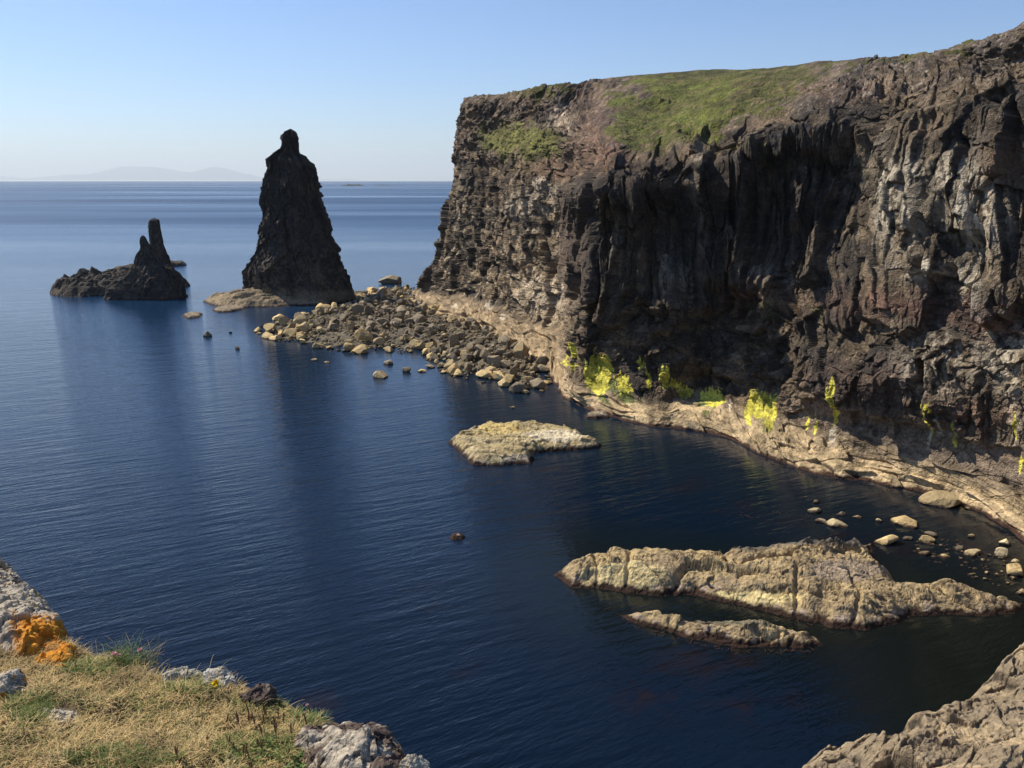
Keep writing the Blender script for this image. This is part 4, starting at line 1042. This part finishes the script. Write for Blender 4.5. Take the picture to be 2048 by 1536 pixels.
def build_turf():
    ts = np.linspace(0, el[-1], 700); ss = np.concatenate([np.linspace(6, 2, 20)[:-1], np.linspace(2, -.3, 330), np.linspace(-.3, -48, 60)[1:]])
    T, S = np.meshgrid(ts, ss)
    P = turf(T, S)
    P[..., 2] = np.maximum(P[..., 2], -3)
    far = sstep(.3, 6, -S)
    P[..., :2] += (fbm(P, 5, 3, 9) * 1.2 * far)[..., None] * (-DIN)
    n1 = fbm(P, .12, 4, 7); n2 = fbm(P, .5, 3, 8)
    C = np.ones(P.shape) * np.array([0.16, 0.115, 0.06]); C = mix(C, [0.09, 0.062, 0.036], sstep(-.1, .4, n1)); C = mix(C, [.10, .11, .035], sstep(.0, .4, n2) * .5)
    C = mix(C, [.1, .085, .07], sstep(.1, .5, -S))
    m = rock_mat('turf_soil', 30, .5, rough=1, var=.35)
    o = link_at('ground', P, grid_faces(*T.shape), C, m, (0, 0, EZ)); tag(o, kind='structure')
build_turf()

def turf_from_px(px, py, it=5):
    """point of the turf seen at a pixel"""
    z = EZ
    p = WZ(px, py, z)
    return p

M_BLADE = simple_mat('grass_blade', rough=.75, attr=True, trans=.25)

def blades(name, roots, length, width, lean, colr, seed, seg=4, curl=1.2, label=None, cat=None, kind='stuff', updir=None):
    """roots (n,3); length/width (n,), lean (n,) 0 upright .. 1 flat; colr (n,3)"""
    r = np.random.RandomState(seed); n = len(roots)
    a = r.uniform(0, 2 * math.pi, n); a2 = a + r.normal(0, curl, n)
    D0 = np.stack([np.cos(a) * lean, np.sin(a) * lean, 1.05 - lean], 1); D0 /= np.linalg.norm(D0, axis=1)[:, None]
    D1 = np.stack([np.cos(a2), np.sin(a2), r.uniform(-.7, .3, n)], 1)
    side = np.stack([-np.sin(a), np.cos(a), 0 * a], 1)
    V = []; p = roots.copy()
    for k in range(seg + 1):
        t = k / seg
        w = width * (1 - t ** 2) * .5 + .0002
        V.append(np.stack([p - side * w[:, None], p + side * w[:, None]], 1))
        d = D0 * (1 - t) + D1 * t * .85; d /= np.linalg.norm(d, axis=1)[:, None] + 1e-6
        p = p + d * (length / seg)[:, None]
    V = np.stack(V, 1)                           # n, seg+1, 2, 3
    base = (np.arange(n) * (seg + 1) * 2)[:, None]
    k = np.arange(seg) * 2
    f = np.stack([base + k, base + k + 1, base + k + 3, base + k + 2], -1).reshape(-1, 4)
    C = np.repeat(colr, (seg + 1) * 2, axis=0)
    me = raw_mesh(name, V.reshape(-1, 3), f, C)
    o = link(name, me, M_BLADE)
    tag(o, label, cat, kind=kind)
    return o

# stones in the turf: key outline area (px, py centre), radii px, height factor
def turf_stone(px, py, wx, hpx, dist, seed, label, fcol, squash=(1, .8, .6), rz=0, n=5, dz=0):
    v, f = rock_shape(seed, 6, 9, squash, .07)
    p = PY(px, py, dist) if dist else turf_seen(px, py + hpx * .22)
    if dist is None: p = p + np.array([0, 0, dz])
    rng = np.linalg.norm(p - np.array([0, 0, CAMZ]))
    w = wx / F * rng / 2
    c, s_ = math.cos(rz), math.sin(rz); R = np.array([[c, -s_, 0], [s_, c, 0], [0, 0, 1]])
    v = v @ R.T * w
    v[:, 2] *= (hpx / F * rng / 2) / np.abs(v[:, 2]).max()
    q = v + p
    nn = v / (np.linalg.norm(v, axis=1)[:, None] + 1e-9)
    q = q + nn * (fbm(q, w * .7, 5, seed + 1) * w * .22 + blocks(q, w * .3, seed, crack=.6) * w * .06 + blocks(q, w * .12, seed + 2) * w * .025)[:, None]
    C = fcol(q, w)
    o = link_at('rock', q, f, C, M_STONE, tuple(p))
    tag(o, label, 'rock')
    return p, w
M_STONE = rock_mat('lichen_stone', 45, .45, var=.28)
def lichen(orange=.0, dark=.0, base=(.38, .33, .25), oc=(.52, .22, .02), zmask=None):
    def fn(q, w):
        a = fbm(q, .05, 4, 3); b = fbm(q, .018, 4, 9); c = fbm(q, .09, 3, 14)
        C = np.ones(q.shape) * np.array(base)
        C = mix(C, [.46, .40, .30], sstep(.05, .3, a + b * .4))
        C = mix(C, [.17, .155, .13], sstep(.0, .3, b - a * .5) * .85)
        C = mix(C, [.085, .06, .05], sstep(.3 - dark, .45 - dark, c + b * .3))
        C = mix(C, [.30, .30, .12], sstep(.3, .5, b - a * .3) * .4)
        om = sstep(.45 - orange, .6 - orange, a * .5 + fbm(q, .07, 3, 21) + b * .2)
        if zmask is not None: om = np.maximum(om, zmask(q, b))
        C = mix(C, oc, om)
        C = mix(C, [.36, .13, .012], om * sstep(.0, .3, b) * .6)
        return C
    return fn

def zm(q, b):
    px, py = project(q)
    return sstep(1222, 1240, py + b * 22 - (px - 60) * .10) * sstep(10, 50, px + b * 20)
def ledge_stone(pts, z0, h, edge, seed, label, fcol, slope=(0, 0), res=.004):
    w = np.array([WZ(a, b, z0)[:2] for a, b in pts]); lo = w.min(0) - .12; hi = w.max(0) + .12
    X, Y = np.meshgrid(np.arange(lo[0], hi[0], res), np.arange(lo[1], hi[1], res)); B = np.stack([X, Y, 0 * X], -1)
    d = poly_dist(X + fbm(B, .16, 4, seed) * .03, Y + fbm(B, .16, 4, seed + 5) * .03, w)
    t = np.clip(d / edge, 0, 1)
    Z = z0 + h * (1 - (1 - t) ** 2.5) + np.where(d < 0, d * 6, 0) + slope[0] * (X - w[:, 0].mean()) + slope[1] * (Y - w[:, 1].mean())
    Z += (fbm(B, .22, 5, seed + 2) * .05 + blocks(B, .13, seed + 3, tilt=1.4) * .022 + blocks(B, .05, seed + 4) * .008 + fbm(B, .03, 3, seed + 8) * .006) * sstep(-.02, .03, d)
    P = np.stack([X, Y, np.maximum(Z, z0 - .45)], -1)
    nn = np.cross(np.gradient(P, axis=1), np.gradient(P, axis=0)); nn /= np.linalg.norm(nn, axis=-1)[..., None]
    P += nn * (fbm(P, .05, 3, seed + 6) * .012 + blocks(P, .09, seed + 7) * .01)[..., None]
    F_ = grid_faces(*X.shape); keep = d.reshape(-1)[F_].max(1) > -.07
    C = fcol(P, .3); v, f, c = compact(P, F_[keep], C)
    o = link_at('rock', v, f, c, M_STONE, (w[:, 0].mean(), w[:, 1].mean(), z0)); tag(o, label, 'rock')

def build_stones():
    ledge_stone([(-260, 1130), (-60, 1150), (5, 1160), (42, 1175), (76, 1195), (104, 1225), (124, 1258), (152, 1292), (176, 1330), (130, 1380), (-20, 1310), (-300, 1280)], EZ - .02, .09, .08, 511,
                'crusted grey and white rock with a bright orange lichen face at the left edge', lichen(-.02, .0, zmask=zm), slope=(-.04, .10))
    turf_stone(18, 1380, 120, 70, None, 522, 'grey stone with orange lichen spots half sunk in turf at the left edge', lichen(.34, .0, (.36, .32, .26)), (1, .8, .6), .5)
    turf_stone(122, 1424, 100, 46, None, 533, 'flat cream stone lying bare in the dry grass', lichen(-1, -.3, (.42, .37, .28)), (1, .8, .35), .1, dz=-.012)
    turf_stone(360, 1358, 92, 60, None, 544, 'pale rounded rock at the turf edge right of the tall grass tuft', lichen(-.3, -.1, (.36, .33, .25)), (1, .8, .5), .6, dz=-.01)
    turf_stone(442, 1358, 60, 40, None, 555, 'small white stone behind the yellow flower', lichen(-1, -.3, (.5, .47, .4)), (1, .8, .5), 0, dz=.012)
    turf_stone(513, 1388, 76, 56, None, 566, 'dark purple brown rock on the turf edge', lichen(-1, .6, (.09, .07, .06)), (1, .8, .7), .4)
    ledge_stone([(575, 1500), (598, 1462), (645, 1446), (700, 1440), (750, 1447), (786, 1462), (792, 1492), (806, 1520), (800, 1560), (700, 1590), (600, 1560)], EZ + .0, .05, .06, 577, 'large flat rock with white and maroon crust at the turf end', lichen(-1, .34, (.36, .31, .24)), res=.003)
    turf_stone(826, 1540, 60, 60, 1.98, 588, 'small pale knob rock beside the large crusted rock at the bottom', lichen(-1, -.1, (.36, .32, .25)), (1, .8, .7), .3)

def build_grass():
    r = np.random.RandomState(21)
    def roots(n, smin=-.05, smax=2.2, tmin=0.2, tmax=None):
        tmax = tmax or el[-5]
        t = r.uniform(tmin, tmax, n * 2); s = r.uniform(smin, smax, n * 2)
        p = turf(t, s); px, py = project(p)
        k = (px > -120) & (px < 1000) & (py > 1100) & (py < 1640)
        return p[k][:n], px[k][:n], py[k][:n]
    stones = [(125, 1424, 40, 24), (22, 1374, 48, 28), (362, 1350, 30, 18), (442, 1355, 18, 8), (513, 1380, 26, 18), (706, 1495, 95, 46), (700, 1450, 60, 20), (820, 1530, 22, 14)]
    def prune(p, px, py, grow=1.0, drop=.97):
        keep = np.ones(len(p), bool)
        for x, y, rx, ry in stones:
            i = ((px - x) / (rx * grow)) ** 2 + ((py - y) / (ry * grow)) ** 2 < 1
            keep &= ~(i & (r.rand(len(p)) < drop))
        return keep
    # dry mat
    p, px, py = roots(125000)
    k = prune(p, px, py); p, px, py = p[k], px[k], py[k]
    n = len(p); patch = fbm(p, .22, 3, 5); pt2 = fbm(p, .09, 3, 15)
    L_ = r.uniform(.02, .055, n) * (1 + .5 * patch); Wd = r.uniform(.0010, .0021, n)
    base = np.array([.58, .43, .20]) * np.ones((n, 3))
    base = mix(base, [.34, .24, .12], sstep(0, .4, patch)); base = mix(base, [.62, .50, .27], sstep(.1, .5, pt2) * .6)
    gmask = r.rand(n) < (.12 + .35 * sstep(.0, .5, fbm(p, .3, 3, 44)))
    base[gmask] = np.array([.17, .20, .055]) * r.uniform(.6, 1.3, (gmask.sum(), 1))
    base = mix(base, [.22, .15, .085], (1 - sstep(60, 190, px)) * (1 - sstep(1280, 1350, py)) * .8)
    base *= r.uniform(.65, 1.25, (n, 1))
    blades('grass', p, L_, Wd, r.uniform(.45, .95, n), base, 31, label='dry straw coloured turf covering the cliff top at the lower left', cat='grass')
    p, px, py = roots(2600); k = prune(p, px, py); p = p[k]; n = len(p)
    c = np.array([.52, .40, .21]) * r.uniform(.5, 1.2, (n, 1)); gg = r.rand(n) < .3; c[gg] = np.array([.2, .22, .07]) * r.uniform(.7, 1.2, (gg.sum(), 1))
    blades('grass_stalks', p, r.uniform(.05, .11, n), r.uniform(.0009, .0016, n), r.uniform(.2, .8, n), c, 37, seg=6, curl=.8, label='longer loose dry stalks sticking up through the turf', cat='grass')
    # green patches
    spots = [(270, 1322, 45, 16, 1600, .04, .10), (620, 1440, 40, 14, 700, .02, .05), (560, 1500, 70, 26, 1800, .015, .035), (480, 1500, 60, 30, 900, .015, .04), (60, 1420, 50, 30, 700, .02, .05), (180, 1340, 60, 16, 700, .02, .045), (520, 1410, 60, 14, 900, .02, .045), (380, 1375, 60, 14, 700, .02, .04), (250, 1520, 120, 24, 800, .02, .04), (690, 1540, 60, 14, 500, .02, .045)]
    P_, LL, CC = [], [], []
    for x, y, rx, ry, m, l0, l1 in spots:
        p, qx, qy = roots(170000)
        k = ((qx - x) / rx) ** 2 + ((qy - y) / ry) ** 2 < 1
        p = p[k][:m]; P_.append(p); LL.append(r.uniform(l0, l1, len(p)))
        CC.append(np.array([.12, .17, .045]) * r.uniform(.6, 1.5, (len(p), 1)) * np.array([1, 1, 1]))
    p = np.concatenate(P_); L2 = np.concatenate(LL); c = np.concatenate(CC)
    blades('grass', p, L2, np.full(len(p), .0016), r.uniform(.15, .7, len(p)), c, 33, seg=5, curl=.7, label='fresh green grass patches among the dry turf', cat='grass')
    # tall tuft at the edge
    p0 = turf_seen(272, 1335)
    n = 240; p = p0 + np.stack([r.normal(0, .035, n), r.normal(0, .02, n), r.uniform(-.02, 0, n)], 1)
    c = np.array([.10, .14, .045]) * r.uniform(.6, 1.6, (n, 1)); dr = r.rand(n) < .25; c[dr] = np.array([.36, .27, .13])
    blades('grass_tuft', p, r.uniform(.06, .15, n), r.uniform(.0009, .0016, n), r.uniform(.05, .45, n), c, 35, seg=7, curl=.5,
           label='tall wispy green grass tuft on the turf edge among pink flowers', cat='grass tuft', kind=None)

def turf_seen(px, py):
    """march along the picture ray to the turf"""
    ts = np.linspace(0, el[-1], 900); ss = np.linspace(-.1, 2.2, 260)
    if not hasattr(turf_seen, 'g'):
        T, S = np.meshgrid(ts, ss); turf_seen.g = turf(T, S).reshape(-1, 3); turf_seen.p = project(turf_seen.g)
    d = (turf_seen.p[0] - px) ** 2 + (turf_seen.p[1] - py) ** 2
    return turf_seen.g[np.argmin(d)]
build_stones()
build_grass()

# flowers and seed heads
def tube(pts, rad, na=6):
    pts = np.array(pts, float); rad = np.array(rad, float)
    a = np.linspace(0, 2 * math.pi, na, endpoint=False); V = []
    d = np.gradient(pts, axis=0); d /= np.linalg.norm(d, axis=1)[:, None] + 1e-9
    for p, dd, r in zip(pts, d, rad):
        u = np.cross(dd, [0.3, .9, .1]); u /= np.linalg.norm(u); w = np.cross(dd, u)
        V.append(p + r * (np.cos(a)[:, None] * u + np.sin(a)[:, None] * w))
    return np.array(V).reshape(-1, 3), grid_faces(len(pts), na, wrap=True)
M_STEM = simple_mat('stem_green', (.14, .17, .06)); M_PINK = simple_mat('petal_pink', (.62, .36, .36), .7, trans=.3); M_YEL = simple_mat('petal_yellow', (.75, .52, .01), .6, trans=.2)
M_BROWN = simple_mat('seed_brown', (.17, .085, .045)); M_LEAF = simple_mat('leaf_green', (.12, .20, .05), .6, trans=.2)

def empty(name, loc, label, cat, group=None):
    o = bpy.data.objects.new(name, None); col.objects.link(o); o.location = tuple(loc); tag(o, label, cat, group); return o

def flower(px, py, root_px, mat, rad, label, kind='thrift', seed=0):
    rt = turf_seen(*root_px); hd = PY(px, py, rt[1])
    o = empty('thrift_flower' if kind == 'thrift' else 'yellow_flower', rt, label, 'flower')
    t = np.linspace(0, 1, 9)[:, None]
    pts = rt * (1 - t) + hd * t + np.array([.01, 0, 0]) * np.sin(t * math.pi)
    v, f = tube(pts, np.full(9, .0009)); link_at('stem', v, f, None, M_STEM, rt, o)
    r = np.random.RandomState(seed)
    vs, fs = [], []; k = 0
    npet = 34 if kind == 'thrift' else 26
    for i in range(npet):
        if kind == 'thrift':
            d = r.normal(size=3); d[2] = abs(d[2]) * .8 + .1
        else:
            a = i * 2 * math.pi / npet; d = np.array([math.cos(a), math.sin(a) * .45 - .5, math.sin(a) * .8 + .35 + (i % 2) * .1])
        d /= np.linalg.norm(d); u = np.cross(d, [0, 0, 1.0]) + 1e-4; u /= np.linalg.norm(u); w = np.cross(u, d)
        R = rad * r.uniform(.8, 1.1)
        q = [hd + u * R * .08, hd - u * R * .08, hd + d * R * .7 - u * R * .28, hd + d * R + w * R * .1, hd + d * R * .7 + u * R * .28]
        vs += q; fs += [[k, k + 1, k + 2, k + 4], [k + 4, k + 2, k + 3, k + 3]]; k += 5
    fa = np.array([f_ for f_ in fs if len(set(f_)) == 4]); fb = np.array([f_[:3] for f_ in fs if len(set(f_)) == 3])
    tri = np.concatenate([fa[:, [0, 1, 2]], fa[:, [0, 2, 3]], fb])
    link_at('petals', np.array(vs), tri, None, mat, rt, o)
    sv, sf = rock_shape(900 + seed, 2, 3, (1, 1, .7)); link_at('flower_centre', sv * rad * .38 + hd, sf, None, mat if kind != 'thrift' else M_PINK, rt, o)
flower(228, 1309, (222, 1332), M_PINK, .0115, 'pink thrift flower farthest left, one of two heads side by side', seed=1)
flower(237, 1312, (242, 1334), M_PINK, .010, 'pink thrift flower right of its twin, left of the grass tuft', seed=2)
flower(280, 1301, (276, 1336), M_PINK, .0105, 'pink thrift flower standing in the tall grass tuft', seed=3)
flower(614, 1411, (612, 1428), M_PINK, .007, 'small faded pink thrift head on the turf edge above the dry sprigs', seed=4)
flower(432, 1366, (440, 1392), M_YEL, .015, 'bright yellow daisy-like flower seen from the side at the turf edge', 'yellow', seed=5)

def spike(px, py, h, seed):
    r = np.random.RandomState(seed); rt = turf_seen(px, py)
    o = empty('seed_spike', rt, 'thin upright brown seed spike in the dry grass by the large crusted rock', 'plant', 'brown seed spikes in the turf')
    ln = np.array([r.uniform(-.25, .25), r.uniform(-.15, .1), 1.0]) * h
    t = np.linspace(0, 1, 7)[:, None]; pts = rt + ln * t + np.array([1, 0, 0]) * (t ** 2) * r.uniform(-.015, .015)
    v, f = tube(pts, np.full(7, .0009), 5); link_at('stem', v, f, None, M_BROWN, rt, o)
    t = np.linspace(.5, 1, 14)[:, None]; pts = rt + ln * t + 0 * t
    rad = .0024 * np.sin(np.linspace(.3, math.pi - .15, 14)) * (1 + .3 * (np.arange(14) % 2))
    v, f = tube(pts, rad, 6); link_at('seed_head', v, f, None, M_BROWN, rt, o)
rq = random.Random(8)
for i in range(34):
    x = rq.gauss(540, 70) if i % 4 else rq.uniform(330, 640); y = rq.uniform(1440, 1570)
    spike(x, y, rq.uniform(.025, .075), i)

def rosette(px, py, seed, label):
    r = np.random.RandomState(seed); rt = turf_seen(px, py)
    vs, fs = [], []; k = 0
    for i in range(26):
        a = r.uniform(0, 6.28); L_ = r.uniform(.018, .04); el_ = r.uniform(.3, 1.2)
        d = np.array([math.cos(a) * math.cos(el_), math.sin(a) * math.cos(el_), math.sin(el_)]); u = np.array([-math.sin(a), math.cos(a), 0])
        b = rt + np.array([r.normal(0, .018), r.normal(0, .015), .006])
        pts = []
        for t, w in [(0, .0012), (.4, .0042), (.8, .0032), (1, .0004)]:
            c = b + d * L_ * t + np.array([0, 0, -.012]) * t ** 2
            pts += [c - u * w, c + u * w]
        vs += pts
        for j in range(3): fs.append([k + 2 * j, k + 2 * j + 1, k + 2 * j + 3, k + 2 * j + 2])
        k += 8
    o = link_at('leafy_plant', np.array(vs), np.array(fs), None, M_LEAF, rt); tag(o, label, 'plant')
rosette(555, 1500, 1, 'larger bright green leafy rosette left of the crusted rock')
rosette(505, 1520, 2, 'smaller green leafy rosette near the bottom edge among brown spikes')
rosette(590, 1535, 3, 'green leafy sprig at the bottom edge under the crusted rock')

# floating weed along the ledge and reefs
def build_weed():
    r = np.random.RandomState(51); M_W = simple_mat('kelp', (.035, .016, .011), .5)
    vs, fs = [], []; k = 0
    line = [(1075, 777), (1150, 800), (1200, 838), (1300, 860), (1400, 870), (1500, 907), (1620, 951), (1750, 973), (1900, 1006), (2048, 1088)]
    line2 = [(1112, 1155), (1239, 1187), (1387, 1190), (1530, 1226), (1655, 1256), (1780, 1248)]
    line3 = [(1240, 1236), (1368, 1284), (1484, 1303), (1630, 1300)]; line4 = [(899, 890), (943, 934), (1066, 934)]
    spots = []
    for ln, m in ((line, 300), (line2, 70), (line3, 60), (line4, 40)):
        a = np.array(ln, float); s = r.uniform(0, len(a) - 1.001, m); i = s.astype(int); f = s - i
        q = a[i] * (1 - f)[:, None] + a[i + 1] * f[:, None]; q[:, 1] += np.abs(r.normal(0, 3, m)) - 1.5; spots.append(q)
    for x, y, sx, sy, m in [(1500, 1033, 20, 3, 14), (1560, 1025, 12, 3, 8), (1620, 1035, 10, 3, 10), (1690, 1090, 14, 3, 8)]:
        spots.append(np.stack([r.normal(x, sx, m), r.normal(y, sy, m)], 1))
    q = np.concatenate(spots)
    for x, y in q:
        p = WZ(x, y, 0.02); n = 7; L_ = r.uniform(.2, .7); a = r.uniform(0, 6.28); b = r.normal(0, .6)
        w = r.uniform(.03, .09)
        for j in range(n):
            t = j / (n - 1); aa = a + b * t
            c = p + np.array([math.cos(aa), math.sin(aa), 0]) * L_ * t + np.array([0, 0, .04 + .05 * math.sin(t * 3.1)])
            u = np.array([-math.sin(aa), math.cos(aa), 0]) * w * (1 - .7 * t)
            vs += [c - u, c + u]
            if j < n - 1: fs.append([k + 2 * j, k + 2 * j + 1, k + 2 * j + 3, k + 2 * j + 2])
        k += 2 * n
    tag(link('seaweed', raw_mesh('seaweed', np.array(vs), np.array(fs)), M_W), 'reddish brown seaweed fringing the reefs and ledge at the waterline', 'seaweed', kind='stuff')
build_weed()

# ------------------------------------------------------------------ haze
def build_haze():
    m = bpy.data.materials.new('haze'); m.use_nodes = True; N = m.node_tree.nodes; L = m.node_tree.links
    N.remove(N['Principled BSDF'])
    v = N.new('ShaderNodeVolumePrincipled'); v.inputs['Color'].default_value = (.82, .92, 1, 1)
    v.inputs['Density'].default_value = 2.1e-5; v.inputs['Anisotropy'].default_value = .2
    L.new(v.outputs[0], N['Material Output'].inputs['Volume'])
    x0, x1, y0, y1, z0, z1 = -95000, 95000, -3100, 112000, -24, 1900
    vs = np.array([(x, y, z) for z in (z0, z1) for y in (y0, y1) for x in (x0, x1)], float)
    fs = np.array([[0, 2, 3, 1], [4, 5, 7, 6], [0, 1, 5, 4], [2, 6, 7, 3], [0, 4, 6, 2], [1, 3, 7, 5]])
    tag(link('haze', raw_mesh('haze', vs, fs), m), 'thin pale blue sea haze veiling the far hills and horizon', 'haze', kind='stuff')
build_haze()
